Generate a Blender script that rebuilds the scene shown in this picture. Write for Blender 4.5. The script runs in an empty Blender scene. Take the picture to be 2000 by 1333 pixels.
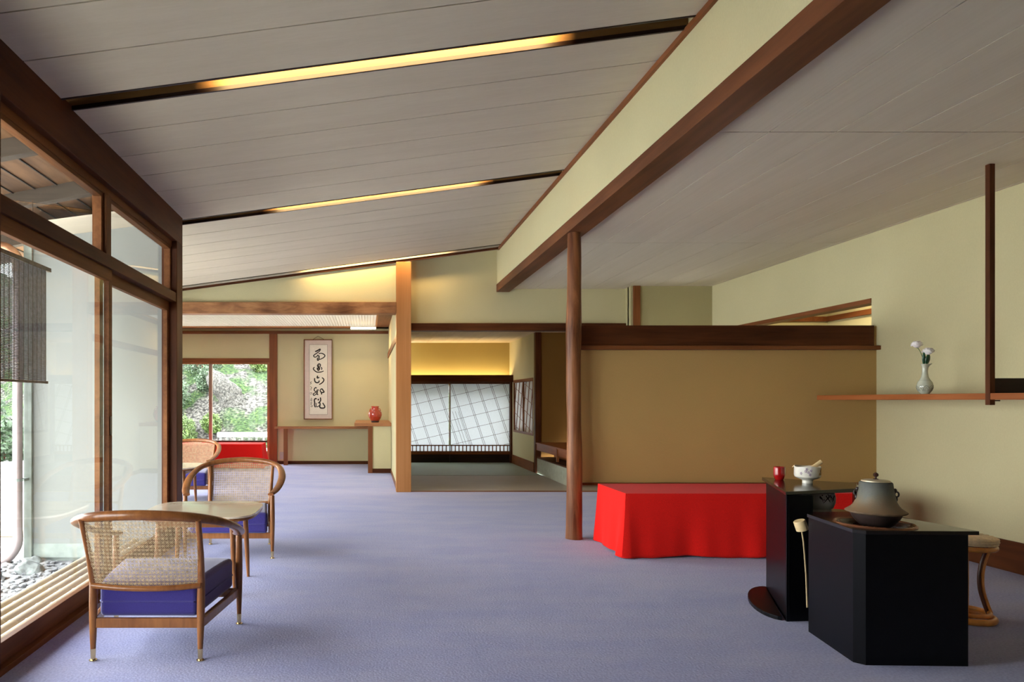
import bpy, bmesh, math, random
from mathutils import Vector, Matrix, noise
R = math.radians
PI = math.pi
random.seed(7)
sc = bpy.context.scene
COL = sc.collection

# ---------------------------------------------------------------- camera
cam = bpy.data.cameras.new('camera'); cam.lens = 24; cam.sensor_width = 36
cam.shift_x = 283/2000; cam.shift_y = 116.5/2000
cam.clip_start = .02; cam.clip_end = 300
camo = bpy.data.objects.new('camera', cam); COL.objects.link(camo)
camo.location = (0, 0, 1.2); camo.rotation_euler = (R(90), 0, 0)
sc.camera = camo

# ---------------------------------------------------------------- world, exposure
SKY = 7.0
w = bpy.data.worlds.new('world'); sc.world = w; w.use_nodes = True
bg = w.node_tree.nodes['Background']
bg.inputs[0].default_value = (.96, .98, 1.0, 1); bg.inputs[1].default_value = SKY
vs = sc.view_settings
vs.view_transform = 'Standard'; vs.look = 'None'; vs.gamma = 1; vs.use_curve_mapping = False
vs.exposure = 1.33
cy = sc.cycles
cy.use_denoising = True
cy.max_bounces = 10; cy.diffuse_bounces = 7; cy.glossy_bounces = 4; cy.transparent_max_bounces = 24
cy.transmission_bounces = 6; cy.caustics_reflective = False; cy.caustics_refractive = False
cy.sample_clamp_indirect = 6; cy.use_light_tree = True

def area(name, loc, rot, sx, sy, power=0, color=(1, 1, 1), portal=False, spread=180):
    l = bpy.data.lights.new(name, 'AREA'); l.shape = 'RECTANGLE'; l.size = sx; l.size_y = sy
    l.energy = power; l.color = color; l.spread = R(spread)
    o = bpy.data.objects.new(name, l); COL.objects.link(o); o.location = loc; o.rotation_euler = rot
    if portal: l.cycles.is_portal = True
    return o
# sky portals in the glazed openings (they only guide the sampling of the sky)
area('sky_portal', (-1.80, 3.78, 1.28), (0, R(-90), 0), 2.6, 4.1, portal=True)
area('sky_portal', (-2.97, 7.55, 1.06), (0, R(-90), 0), 2.3, 2.85, portal=True)
area('sky_portal', (-3.0, 13.05, 1.0), (R(-90), 0, 0), 2.4, 1.9, portal=True)
area('sky_portal', (1.68, 13.30, .98), (R(-90), 0, 0), 2.2, 1.4, portal=True)
area('sky_portal', (-1.9, 11.0, 2.75), (0, 0, 0), 4.2, 3.4, portal=True)
# concealed warm lamps: two ceiling slots, the slot by the end wall, the cove over the shoji
WARM = (1.0, .68, .30)
def slope(x): return 2.991 + .1317*x
SLOTS = [(3.58, 3.70), (5.965, 6.095), (8.80, 8.93)]
LX0, LX1 = -.87, 1.06
for k, (ya, yb) in enumerate(SLOTS):
    xm = (LX0+LX1)/2
    lo = area('slot_lamp', (xm, ya-.09 if k < 2 else ya+.03, slope(xm)+(.09 if k < 2 else .13)), (0, 0, 0), 1.84, .05, [8.5, 7.5, 6][k], WARM, spread=[75, 75, 140][k])
    lo.rotation_euler = (Matrix.Rotation(-math.atan(.1317), 3, 'Y') @ Matrix.Rotation(R(90 if k < 2 else 22), 3, 'X')).to_euler()
area('cove_lamp', (1.7, 13.22, 1.60), (R(180), 0, 0), 2.1, .06, 6, (1.0, .74, .36))
area('scroll_wash_lamp', (-.15, 12.35, 2.44), (R(-38), 0, 0), .4, .06, 6, (1.0, .66, .30))
area('passage_lamp', (5.1, 7.4, 2.55), (0, 0, 0), .25, .25, 5, (1.0, .82, .5))

# ---------------------------------------------------------------- materials
def nt(name):
    m = bpy.data.materials.new(name); m.use_nodes = True
    t = m.node_tree; return m, t, t.nodes['Principled BSDF']
def N(t, typ, **kw):
    n = t.nodes.new(typ)
    for k, v in kw.items():
        if k.startswith('i_'):
            key = k[2:]; key = int(key) if key.isdigit() else key
            n.inputs[key].default_value = v
        else: setattr(n, k, v)
    return n
def coords(t, scale, rot=(0, 0, 0)):
    tc = N(t, 'ShaderNodeTexCoord'); mp = N(t, 'ShaderNodeMapping')
    mp.inputs['Scale'].default_value = scale; mp.inputs['Rotation'].default_value = rot
    t.links.new(tc.outputs['Object'], mp.inputs['Vector']); return mp.outputs[0]
def ramp(t, stops, src):
    r = N(t, 'ShaderNodeValToRGB'); e = r.color_ramp.elements
    while len(e) < len(stops): e.new(.5)
    for q, (p, c) in zip(e, stops): q.position = p; q.color = (*c, 1)
    t.links.new(src, r.inputs[0]); return r.outputs[0]
def bump(t, b, src, strength, dist=.002):
    n = N(t, 'ShaderNodeBump'); n.inputs['Strength'].default_value = strength; n.inputs['Distance'].default_value = dist
    t.links.new(src, n.inputs['Height']); t.links.new(n.outputs[0], b.inputs['Normal'])
def srgb(r, g, b):
    f = lambda c: (c/255/12.92) if c/255 <= .04045 else ((c/255+.055)/1.055)**2.4
    return (f(r), f(g), f(b))
def plain(name, c, rough=.6, metal=0, spec=.5, coat=0, var=.06, sc_=18):
    m, t, b = nt(name)
    nz = N(t, 'ShaderNodeTexNoise'); nz.inputs['Scale'].default_value = 1; nz.inputs['Detail'].default_value = 3
    t.links.new(coords(t, (sc_,)*3), nz.inputs['Vector'])
    col = ramp(t, [(.3, tuple(x*(1-var) for x in c)), (.7, tuple(min(1, x*(1+var)) for x in c))], nz.outputs[0])
    t.links.new(col, b.inputs['Base Color'])
    b.inputs['Roughness'].default_value = rough; b.inputs['Metallic'].default_value = metal
    b.inputs['Specular IOR Level'].default_value = spec; b.inputs['Coat Weight'].default_value = coat
    b.inputs['Coat Roughness'].default_value = .08
    return m
def wood(name, c1, c2, axis='X', rough=.45, grain=26, stretch=1.2, coat=0, detail=6, bmp=.15, spec=.22):
    m, t, b = nt(name)
    s = {'X': (stretch, grain, grain), 'Y': (grain, stretch, grain), 'Z': (grain, grain, stretch)}[axis]
    nz = N(t, 'ShaderNodeTexNoise'); nz.inputs['Scale'].default_value = 1; nz.inputs['Detail'].default_value = detail
    nz.inputs['Roughness'].default_value = .65; nz.inputs['Distortion'].default_value = .6
    t.links.new(coords(t, s), nz.inputs['Vector'])
    n2 = N(t, 'ShaderNodeTexNoise'); n2.inputs['Scale'].default_value = 1; n2.inputs['Detail'].default_value = 2
    s2 = tuple(q*.14 if q == grain else q*.9 for q in s)
    t.links.new(coords(t, s2), n2.inputs['Vector'])
    mx = N(t, 'ShaderNodeMath', operation='ADD'); m2 = N(t, 'ShaderNodeMath', operation='MULTIPLY'); m2.inputs[1].default_value = .5
    t.links.new(nz.outputs[0], mx.inputs[0]); t.links.new(n2.outputs[0], mx.inputs[1]); t.links.new(mx.outputs[0], m2.inputs[0])
    mid = tuple((a+b_)/2 for a, b_ in zip(c1, c2))
    t.links.new(ramp(t, [(.36, c1), (.5, mid), (.64, c2)], m2.outputs[0]), b.inputs['Base Color'])
    b.inputs['Roughness'].default_value = rough; b.inputs['Specular IOR Level'].default_value = spec
    b.inputs['Coat Weight'].default_value = coat; b.inputs['Coat Roughness'].default_value = .1
    bump(t, b, nz.outputs[0], bmp, .001)
    return m
def plaster(name, c, var=.05, fine=(520, 520, 130)):
    m, t, b = nt(name)
    nz = N(t, 'ShaderNodeTexNoise'); nz.inputs['Scale'].default_value = 1; nz.inputs['Detail'].default_value = 4
    t.links.new(coords(t, (260, 260, 70)), nz.inputs['Vector'])
    n2 = N(t, 'ShaderNodeTexNoise'); n2.inputs['Scale'].default_value = 1.4; n2.inputs['Detail'].default_value = 3
    t.links.new(coords(t, (1, 1, 1)), n2.inputs['Vector'])
    mx = N(t, 'ShaderNodeMath', operation='ADD'); t.links.new(nz.outputs[0], mx.inputs[0]); t.links.new(n2.outputs[0], mx.inputs[1])
    m2 = N(t, 'ShaderNodeMath', operation='MULTIPLY'); m2.inputs[1].default_value = .5; t.links.new(mx.outputs[0], m2.inputs[0])
    t.links.new(ramp(t, [(.3, tuple(x*(1-var*1.6) for x in c)), (.7, tuple(x*(1+var) for x in c))], m2.outputs[0]), b.inputs['Base Color'])
    b.inputs['Roughness'].default_value = .9; b.inputs['Specular IOR Level'].default_value = .15
    bump(t, b, nz.outputs[0], .35, .0012)
    return m
M = {}
M['wall'] = plaster('wall_plaster', (.57, .515, .305))
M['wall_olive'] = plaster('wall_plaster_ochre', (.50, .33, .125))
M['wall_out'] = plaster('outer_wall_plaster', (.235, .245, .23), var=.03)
M['cove_wall'] = plaster('cove_plaster', (.46, .36, .14))
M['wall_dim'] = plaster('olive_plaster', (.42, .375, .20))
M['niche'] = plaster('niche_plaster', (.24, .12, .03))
M['ceil'] = wood('ceiling_board', (.56, .49, .375), (.61, .54, .42), 'X', rough=.8, grain=60, stretch=.5, bmp=.05, spec=.15)
M['ceil_low'] = wood('low_ceiling_board', (.63, .56, .43), (.69, .62, .485), 'Y', rough=.8, grain=50, stretch=.6, bmp=.05, spec=.15)
M['ceil_pale'] = wood('pale_ceiling_board', (.62, .50, .34), (.72, .60, .44), 'Y', rough=.7, grain=12, stretch=.6)
M['gap'] = plain('joint_shadow_board', (.02, .014, .01), .9)
for a in 'XYZ':
    M['dark'+a] = wood('dark_cedar_'+a, (.040, .011, .004), (.115, .036, .012), a, rough=.5, grain=16, spec=.12)
    M['red'+a] = wood('red_cedar_'+a, (.125, .038, .011), (.245, .083, .027), a, rough=.45)
    M['frame'+a] = wood('door_frame_wood_'+a, (.095, .032, .009), (.21, .082, .026), a, rough=.5, spec=.12)
    M['black_wood'+a] = wood('black_brown_wood_'+a, (.012, .006, .004), (.03, .012, .008), a, rough=.4)
M['longY'] = wood('long_beam_wood', (.075, .024, .009), (.18, .062, .023), 'Y', rough=.5, grain=16)
M['beamX'] = wood('mottled_beam', (.11, .038, .014), (.42, .20, .085), 'X', rough=.5, grain=17, stretch=3.5)
M['post'] = wood('pale_cypress_post', (.36, .15, .046), (.47, .215, .078), 'Z', rough=.5, grain=40, stretch=.6)
M['log'] = wood('log_pillar_wood', (.10, .030, .010), (.46, .19, .075), 'Z', rough=.42, grain=14, stretch=1.1, bmp=.3)
M['shelf'] = wood('orange_shelf_wood', (.23, .062, .015), (.36, .115, .034), 'Y', rough=.4)
M['shelfX'] = wood('orange_ledge_wood', (.27, .11, .042), (.42, .19, .08), 'X', rough=.4)
M['slotwood'] = wood('slot_board', (.17, .085, .026), (.26, .14, .05), 'X', rough=.5, grain=30)
M['weather'] = wood('weathered_board', (.07, .036, .018), (.27, .14, .065), 'Y', rough=.8, grain=9, stretch=1.0)
M['rafter'] = wood('weathered_rafter', (.05, .036, .025), (.095, .073, .052), 'X', rough=.8, grain=20)
M['chairwood'] = wood('teak_chair_wood', (.14, .046, .013), (.29, .115, .036), 'Z', rough=.32, grain=30, stretch=5, coat=.25)
M['tabletop'] = wood('pale_glossy_tabletop', (.78, .66, .50), (.86, .76, .60), 'X', rough=.08, grain=20, coat=1, bmp=0)
M['brass'] = plain('brass', (.72, .56, .30), .25, metal=1)
M['black'] = plain('black_lacquer', (.003, .003, .0045), .38, spec=.15, var=.1)
M['black_top'] = plain('black_lacquer_top', (.010, .008, .007), .16, spec=.6, var=.1)
M['foundation'] = plain('grey_green_stone', (.27, .31, .28), .85, var=.2, sc_=9)
M['concrete'] = plain('pale_concrete', (.50, .52, .52), .9, var=.1, sc_=4)
M['stone'] = plain('garden_stone', (.20, .22, .21), .85, var=.45, sc_=14)
M['gravel'] = plain('pale_gravel', (.24, .245, .25), .9, var=.4, sc_=40)
M['white_ground'] = plain('white_garden_ground', (.66, .66, .66), .95, var=.1, sc_=6)
M['zinc'] = plain('mauve_copper_pipe', (.36, .30, .30), .45, metal=.35, var=.12, sc_=8)
M['copper'] = plain('copper_pipe', (.46, .24, .13), .4, metal=.5, var=.2, sc_=10)
M['bamboo'] = wood('bamboo_pole', (.38, .31, .20), (.54, .46, .33), 'Y', rough=.5, grain=20)
M['reed'] = plain('reed_slat', (.13, .125, .135), .7, var=.35, sc_=30)
M['reed_rod'] = plain('reed_rod', (.16, .12, .07), .6, var=.3, sc_=30)
M['paperwhite'] = plain('scroll_paper', (.72, .68, .58), .9, var=.03)
M['mount'] = plain('scroll_mount_silk', (.60, .50, .44), .8, var=.04)
M['ink'] = plain('ink', (.012, .009, .007), .8)
M['redglaze'] = plain('red_glaze', (.40, .045, .02), .15, coat=.6, var=.35, sc_=14)
M['redlacquer'] = plain('red_lacquer', (.36, .006, .006), .2, coat=.6, var=.1)
M['celadon'] = plain('celadon_glaze', (.50, .52, .41), .22, coat=.4, var=.08)
M['celadon_dark'] = plain('celadon_incised', (.16, .18, .15), .35)
M['porcelain'] = plain('white_porcelain', (.84, .86, .87), .2, coat=.4, var=.03)
M['bowl'] = plain('cream_tea_bowl', (.74, .70, .60), .25, coat=.4, var=.06)
M['violet'] = plain('violet_flower_paint', (.50, .40, .46), .4)
M['ochre'] = plain('ochre_paint', (.42, .22, .06), .4)
M['bluepaint'] = plain('dark_blue_paint', (.015, .018, .04), .3)
M['bamboo_tool'] = plain('pale_bamboo', (.68, .50, .26), .5, var=.12)
M['iron'] = plain('kettle_iron', (.125, .115, .088), .55, spec=.5, var=.35, sc_=26)
M['iron_rust'] = plain('kettle_iron_rust', (.17, .105, .055), .65, var=.3, sc_=26)
M['iron_dark'] = plain('kettle_lower_iron', (.030, .018, .015), .4, var=.2)
M['lidmetal'] = plain('kettle_lid_metal', (.58, .50, .34), .4, metal=.35, var=.1)
M['knob'] = plain('kettle_knob', (.045, .016, .012), .25)
M['copperring'] = plain('copper_ring', (.22, .085, .04), .25, metal=.5, var=.15)
M['rattan'] = plain('orange_rattan', (.72, .28, .055), .3, coat=.5, var=.15, sc_=20)
M['stem_and_leg_shade'] = plain('dark_rattan', (.09, .03, .012), .35, var=.2)  # bush stems, and the shade painted along the stool legs
M['wicker'] = plain('pale_wicker', (.92, .72, .44), .6, var=.12, sc_=50)
M['white_petal'] = plain('white_petal', (.90, .86, .84), .6, var=.03)
M['leaf'] = plain('dark_leaf', (.015, .07, .025), .35, var=.4)
M['stemgreen'] = plain('green_stem', (.08, .16, .05), .5)
M['plate'] = plain('grey_socket_plate', (.40, .42, .38), .5)
M['mullion'] = plain('grey_brown_mullion', (.26, .185, .135), .5)
M['bowl_inside'] = plain('dark_red_brazier_glaze', (.045, .012, .008), .25, coat=.4)
M['cord'] = plain('cord', (.08, .05, .03), .8)

m, t, b = nt('kettle_iron')
n1 = N(t, 'ShaderNodeTexNoise'); n1.inputs['Scale'].default_value = 1; n1.inputs['Detail'].default_value = 6
t.links.new(coords(t, (22, 22, 16)), n1.inputs['Vector'])
sx = N(t, 'ShaderNodeSeparateXYZ'); t.links.new(coords(t, (1, 1, 1)), sx.inputs[0])
ad = N(t, 'ShaderNodeMath', operation='MULTIPLY_ADD'); ad.inputs[1].default_value = .09; t.links.new(n1.outputs[0], ad.inputs[0]); t.links.new(sx.outputs[2], ad.inputs[2])
t.links.new(ramp(t, [(.14, (.20, .125, .065)), (.185, (.17, .135, .085)), (.215, (.125, .125, .10)), (.27, (.075, .08, .07))], ad.outputs[0]), b.inputs['Base Color'])
b.inputs['Roughness'].default_value = .6; n2 = N(t, 'ShaderNodeTexNoise'); n2.inputs['Scale'].default_value = 160
t.links.new(coords(t, (1, 1, 1)), n2.inputs['Vector']); bump(t, b, n2.outputs[0], .5, .0015); M['iron'] = m
def cloth(name, c, rough=.9, sheen=.3, bm=.2):
    m, t, b = nt(name)
    nz = N(t, 'ShaderNodeTexNoise'); nz.inputs['Scale'].default_value = 1; nz.inputs['Detail'].default_value = 2
    t.links.new(coords(t, (260,)*3), nz.inputs['Vector'])
    t.links.new(ramp(t, [(.3, tuple(x*.85 for x in c)), (.7, tuple(min(1, x*1.1) for x in c))], nz.outputs[0]), b.inputs['Base Color'])
    b.inputs['Roughness'].default_value = rough; b.inputs['Sheen Weight'].default_value = sheen
    b.inputs['Specular IOR Level'].default_value = .1
    bump(t, b, nz.outputs[0], bm, .001); return m
M['redcloth'] = cloth('red_felt', (.82, .014, .010), sheen=.05)
M['bluecloth'] = cloth('violet_blue_velvet', (.038, .029, .17), sheen=.35)
# carpet
m, t, b = nt('lavender_carpet')
n1 = N(t, 'ShaderNodeTexNoise'); n1.inputs['Scale'].default_value = 1; n1.inputs['Detail'].default_value = 5; n1.inputs['Roughness'].default_value = .6
t.links.new(coords(t, (1.3, 3.2, 1)), n1.inputs['Vector'])
n2 = N(t, 'ShaderNodeTexNoise'); n2.inputs['Scale'].default_value = 90; n2.inputs['Detail'].default_value = 3
t.links.new(coords(t, (1, 1, 1)), n2.inputs['Vector'])
mx = N(t, 'ShaderNodeMix', data_type='RGBA', blend_type='MIX'); mx.inputs[0].default_value = .45
ca = ramp(t, [(.35, (.26, .285, .54)), (.65, (.37, .375, .56))], n1.outputs[0])
cb = ramp(t, [(.35, (.21, .225, .42)), (.65, (.40, .42, .68))], n2.outputs[0])
t.links.new(ca, mx.inputs[6]); t.links.new(cb, mx.inputs[7]); t.links.new(mx.outputs[2], b.inputs['Base Color'])
b.inputs['Roughness'].default_value = .95; b.inputs['Specular IOR Level'].default_value = .05; b.inputs['Sheen Weight'].default_value = .15
bump(t, b, n2.outputs[0], .6, .004); M['carpet'] = m
# tatami
def mat_tatami(name, c1, c2):
    m, t, b = nt(name)
    wv = N(t, 'ShaderNodeTexNoise'); wv.inputs['Scale'].default_value = 1; wv.inputs['Detail'].default_value = 3
    t.links.new(coords(t, (2, 160, 1)), wv.inputs['Vector'])
    t.links.new(ramp(t, [(.3, c1), (.7, c2)], wv.outputs[0]), b.inputs['Base Color'])
    b.inputs['Roughness'].default_value = .55; bump(t, b, wv.outputs[0], .2, .001); return m
M['tatami'] = mat_tatami('green_tatami', (.19, .25, .20), (.28, .34, .28))
M['tatami_in'] = mat_tatami('grey_brown_mat', (.27, .245, .21), (.40, .365, .32))
# glass: thin pane
m = bpy.data.materials.new('window_glass'); m.use_nodes = True; t = m.node_tree; t.nodes.remove(t.nodes['Principled BSDF'])
out = t.nodes['Material Output']; tr = N(t, 'ShaderNodeBsdfTransparent'); gl = N(t, 'ShaderNodeBsdfGlossy'); gl.inputs['Roughness'].default_value = 0
tr.inputs[0].default_value = (.97, .985, .975, 1)
fr = N(t, 'ShaderNodeFresnel'); fr.inputs[0].default_value = 1.2; mx = N(t, 'ShaderNodeMixShader')
geo = N(t, 'ShaderNodeNewGeometry'); io = N(t, 'ShaderNodeMath', operation='MULTIPLY_ADD'); io.inputs[1].default_value = 1/1.2-1.2; io.inputs[2].default_value = 1.2
t.links.new(geo.outputs['Backfacing'], io.inputs[0]); t.links.new(io.outputs[0], fr.inputs[0])
t.links.new(fr.outputs[0], mx.inputs[0]); t.links.new(tr.outputs[0], mx.inputs[1]); t.links.new(gl.outputs[0], mx.inputs[2]); t.links.new(mx.outputs[0], out.inputs[0])
M['glass'] = m
def paper(name, c):
    m = bpy.data.materials.new(name); m.use_nodes = True; t = m.node_tree; t.nodes.remove(t.nodes['Principled BSDF'])
    out = t.nodes['Material Output']; a = N(t, 'ShaderNodeBsdfTranslucent'); a.inputs[0].default_value = (*c, 1)
    d = N(t, 'ShaderNodeBsdfDiffuse'); d.inputs[0].default_value = (.8, .78, .72, 1); mx = N(t, 'ShaderNodeMixShader'); mx.inputs[0].default_value = .35
    nz = N(t, 'ShaderNodeTexNoise'); nz.inputs['Scale'].default_value = 30
    t.links.new(ramp(t, [(.3, tuple(x*.93 for x in c)), (.7, c)], nz.outputs[0]), a.inputs[0])
    t.links.new(a.outputs[0], mx.inputs[1]); t.links.new(d.outputs[0], mx.inputs[2]); t.links.new(mx.outputs[0], out.inputs[0]); return m
M['shoji'] = paper('shoji_paper', (.50, .52, .53))
M['skypanel'] = paper('skylight_panel', (.52, .52, .51))
def emit(name, c, s):
    m = bpy.data.materials.new(name); m.use_nodes = True; t = m.node_tree; t.nodes.remove(t.nodes['Principled BSDF'])
    e = N(t, 'ShaderNodeEmission'); e.inputs[0].default_value = (*c, 1); e.inputs[1].default_value = s
    t.links.new(e.outputs[0], t.nodes['Material Output'].inputs[0]); return m
M['lamp'] = emit('lamp_tube', (1, .95, .85), 4)
# hillside: rock and moss
m, t, b = nt('mossy_rock')
n1 = N(t, 'ShaderNodeTexNoise'); n1.inputs['Scale'].default_value = 1.6; n1.inputs['Detail'].default_value = 8; n1.inputs['Distortion'].default_value = .5
n2 = N(t, 'ShaderNodeTexNoise'); n2.inputs['Scale'].default_value = 15; n2.inputs['Detail'].default_value = 9
t.links.new(coords(t, (1, 1, 1)), n1.inputs['Vector']); t.links.new(coords(t, (1, 1, 1.6)), n2.inputs['Vector'])
rk = ramp(t, [(.36, (.01, .009, .007)), (.46, (.05, .047, .042)), (.58, (.12, .115, .105)), (.7, (.22, .20, .16))], n2.outputs[0])
gr = ramp(t, [(.35, (.008, .022, .005)), (.55, (.035, .075, .018)), (.7, (.09, .12, .035))], n2.outputs[0])
fc = ramp(t, [(.45, (0, 0, 0)), (.56, (1, 1, 1))], n1.outputs[0])
mx = N(t, 'ShaderNodeMix', data_type='RGBA'); t.links.new(fc, mx.inputs[0]); t.links.new(rk, mx.inputs[6]); t.links.new(gr, mx.inputs[7])
t.links.new(mx.outputs[2], b.inputs['Base Color']); b.inputs['Roughness'].default_value = .95; bump(t, b, n2.outputs[0], 1, .12); M['hill'] = m
m, t, b = nt('pale_rock')
n2 = N(t, 'ShaderNodeTexNoise'); n2.inputs['Scale'].default_value = 26; n2.inputs['Detail'].default_value = 9; n2.inputs['Roughness'].default_value = .72; t.links.new(coords(t, (1, 1, 1)), n2.inputs['Vector'])
t.links.new(ramp(t, [(.38, (.012, .011, .009)), (.47, (.07, .066, .06)), (.6, (.15, .145, .13)), (.7, (.24, .225, .18))], n2.outputs[0]), b.inputs['Base Color']); b.inputs['Roughness'].default_value = .95
bump(t, b, n2.outputs[0], 1, .06); M['rock'] = m
def leafmat(name, c):
    m, t, b = nt(name)
    oi = N(t, 'ShaderNodeTexNoise'); oi.inputs['Scale'].default_value = 7; oi.inputs['Detail'].default_value = 3
    t.links.new(coords(t, (1, 1, 1)), oi.inputs['Vector'])
    t.links.new(ramp(t, [(.35, tuple(x*.45 for x in c)), (.6, c), (.75, tuple(min(1, x*1.6) for x in c))], oi.outputs[0]), b.inputs['Base Color'])
    b.inputs['Roughness'].default_value = .6; b.inputs['Subsurface Weight'].default_value = 0
    return m
M['leafA'] = leafmat('grey_green_foliage', (.065, .105, .055)); M['leafB'] = leafmat('bright_green_foliage', (.085, .14, .03)); M['leafC'] = leafmat('deep_green_foliage', (.03, .06, .025))

# ---------------------------------------------------------------- mesh helpers
class MB:
    def __init__(s): s.bm = bmesh.new()
    def poly_prism(s, pts, vec):
        vec = Vector(vec); a = [s.bm.verts.new(p) for p in pts]; b_ = [s.bm.verts.new(Vector(p)+vec) for p in pts]
        n = len(pts); s.bm.faces.new(a[::-1]); s.bm.faces.new(b_)
        for i in range(n): s.bm.faces.new((a[i], a[(i+1) % n], b_[(i+1) % n], b_[i]))
        return s
    def box(s, x0, x1, y0, y1, z0, z1):
        return s.poly_prism([(x0, y0, z0), (x1, y0, z0), (x1, y1, z0), (x0, y1, z0)], (0, 0, z1-z0))
    def plan(s, pts, z0, z1): return s.poly_prism([(x, y, z0) for x, y in pts], (0, 0, z1-z0))
    def xz(s, pts, y0, y1): return s.poly_prism([(x, y0, z) for x, z in pts], (0, y1-y0, 0))
    def sbox(s, x0, x1, y0, y1, o0, o1):      # follows the slope of the high ceiling
        return s.xz([(x0, slope(x0)+o0), (x1, slope(x1)+o0), (x1, slope(x1)+o1), (x0, slope(x0)+o1)], y0, y1)
    def bar(s, p, q, wx, wz, up=(0, 0, 1)):
        p, q = Vector(p), Vector(q); d = (q-p).normalized(); u = Vector(up)
        a = d.cross(u).normalized(); b_ = a.cross(d).normalized()
        pts = [p+a*(i*wx/2)+b_*(j*wz/2) for i, j in ((-1, -1), (1, -1), (1, 1), (-1, 1))]
        return s.poly_prism(pts, q-p)
    def sweep(s, pts, secs, n=10, closed=False, up=(0, 0, 1)):
        """secs: (half width, half height) per point"""
        pts = [Vector(p) for p in pts]; rings = []; L = len(pts)
        if not isinstance(secs, list): secs = [secs]*L
        for i, p in enumerate(pts):
            a = pts[(i-1) % L] if (i or closed) else p; c = pts[(i+1) % L] if (i < L-1 or closed) else p
            d = (c-a).normalized(); u = Vector(up)
            if abs(d.dot(u)) > .97: u = Vector((0, 1, 0))
            x = d.cross(u).normalized(); y = x.cross(d).normalized()
            sw, sh = secs[i] if isinstance(secs[i], tuple) else (secs[i], secs[i])
            rings.append([s.bm.verts.new(p+x*(math.cos(2*PI*k/n)*sw)+y*(math.sin(2*PI*k/n)*sh)) for k in range(n)])
        for i in range(L if closed else L-1):
            r0, r1 = rings[i], rings[(i+1) % L]
            for k in range(n): s.bm.faces.new((r0[k], r0[(k+1) % n], r1[(k+1) % n], r1[k]))
        if not closed: s.bm.faces.new(rings[0][::-1]); s.bm.faces.new(rings[-1])
        return s
    def lathe(s, prof, c=(0, 0, 0), n=40, capb=True, capt=False):
        rings = [[s.bm.verts.new((c[0]+r*math.cos(2*PI*k/n), c[1]+r*math.sin(2*PI*k/n), c[2]+z)) for k in range(n)] for r, z in prof]
        for r0, r1 in zip(rings, rings[1:]):
            for k in range(n): s.bm.faces.new((r0[k], r0[(k+1) % n], r1[(k+1) % n], r1[k]))
        if capb: s.bm.faces.new(rings[0][::-1])
        if capt: s.bm.faces.new(rings[-1])
        return s
    def ball(s, c, r, sub=2):
        if not isinstance(r, (tuple, list)): r = (r, r, r)
        bmesh.ops.create_icosphere(s.bm, subdivisions=sub, radius=1, matrix=Matrix.Translation(c) @ Matrix.Diagonal((*r, 1))); return s
    def build(s, name, mat, parent=None, bev=0, smooth=False, seg=2):
        bmesh.ops.recalc_face_normals(s.bm, faces=s.bm.faces)
        me = bpy.data.meshes.new(name); s.bm.to_mesh(me); s.bm.free()
        me.materials.append(M[mat] if isinstance(mat, str) else mat)
        o = bpy.data.objects.new(name, me); COL.objects.link(o)
        if parent: o.parent = parent
        if smooth:
            for p in me.polygons: p.use_smooth = True
            try: me.set_sharp_from_angle(angle=R(38))
            except Exception: pass
        if bev:
            md = o.modifiers.new('bevel', 'BEVEL'); md.width = bev; md.segments = seg; md.limit_method = 'ANGLE'; md.angle_limit = R(40)
        return o
def B(name, mat, *boxes, parent=None, bev=0):
    mb = MB()
    for b_ in boxes: mb.box(*b_)
    return mb.build(name, mat, parent, bev)
def tag(o, label, cat, group=None, kind=None):
    if label: o['label'] = label
    if cat: o['category'] = cat
    if group: o['group'] = group
    if kind: o['kind'] = kind
    return o
def st(o, label=None):
    o['kind'] = 'structure'
    if label: o['label'] = label
    return o
def thing(name, label, cat, loc=(0, 0, 0), rz=0, group=None):
    o = bpy.data.objects.new(name, None); COL.objects.link(o); o.location = loc; o.rotation_euler = (0, 0, rz)
    o.empty_display_size = .1
    return tag(o, label, cat, group)
def rest(o, *names): return o
def cr(pts, n=8, closed=False):           # Catmull-Rom through points (vectors of any dimension)
    out_ = []; L = len(pts)
    rng = range(L if closed else L-1)
    for i in rng:
        p = [pts[(i+k) % L] if closed else pts[min(max(i+k, 0), L-1)] for k in (-1, 0, 1, 2)]
        for j in range(n):
            t_ = j/n
            out_.append(tuple(.5*((2*b_)+(-a+c)*t_+(2*a-5*b_+4*c-d)*t_*t_+(-a+3*b_-3*c+d)*t_**3) for a, b_, c, d in zip(*p)))
    if not closed: out_.append(tuple(pts[-1]))
    return out_

# ================================================================ THE SETTING
YGL = 1.75     # near end of the glazed bay
YB = -4.0                       # end of the room behind the camera
XG = -1.60                      # glazed wall, inner face
XR = 4.514                      # right wall
XD = 1.741                      # dropped wall, left face
# floor
st(B('floor', 'carpet', (-1.62, XR+.3, YB-.2, 8.965, -.12, 0), (-3.0, -1.62, 6.08, 8.965, -.12, 0), (-4.4, .40, 8.965, 13.0, -.12, 0)), 'lavender blue wall to wall carpet')
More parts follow.
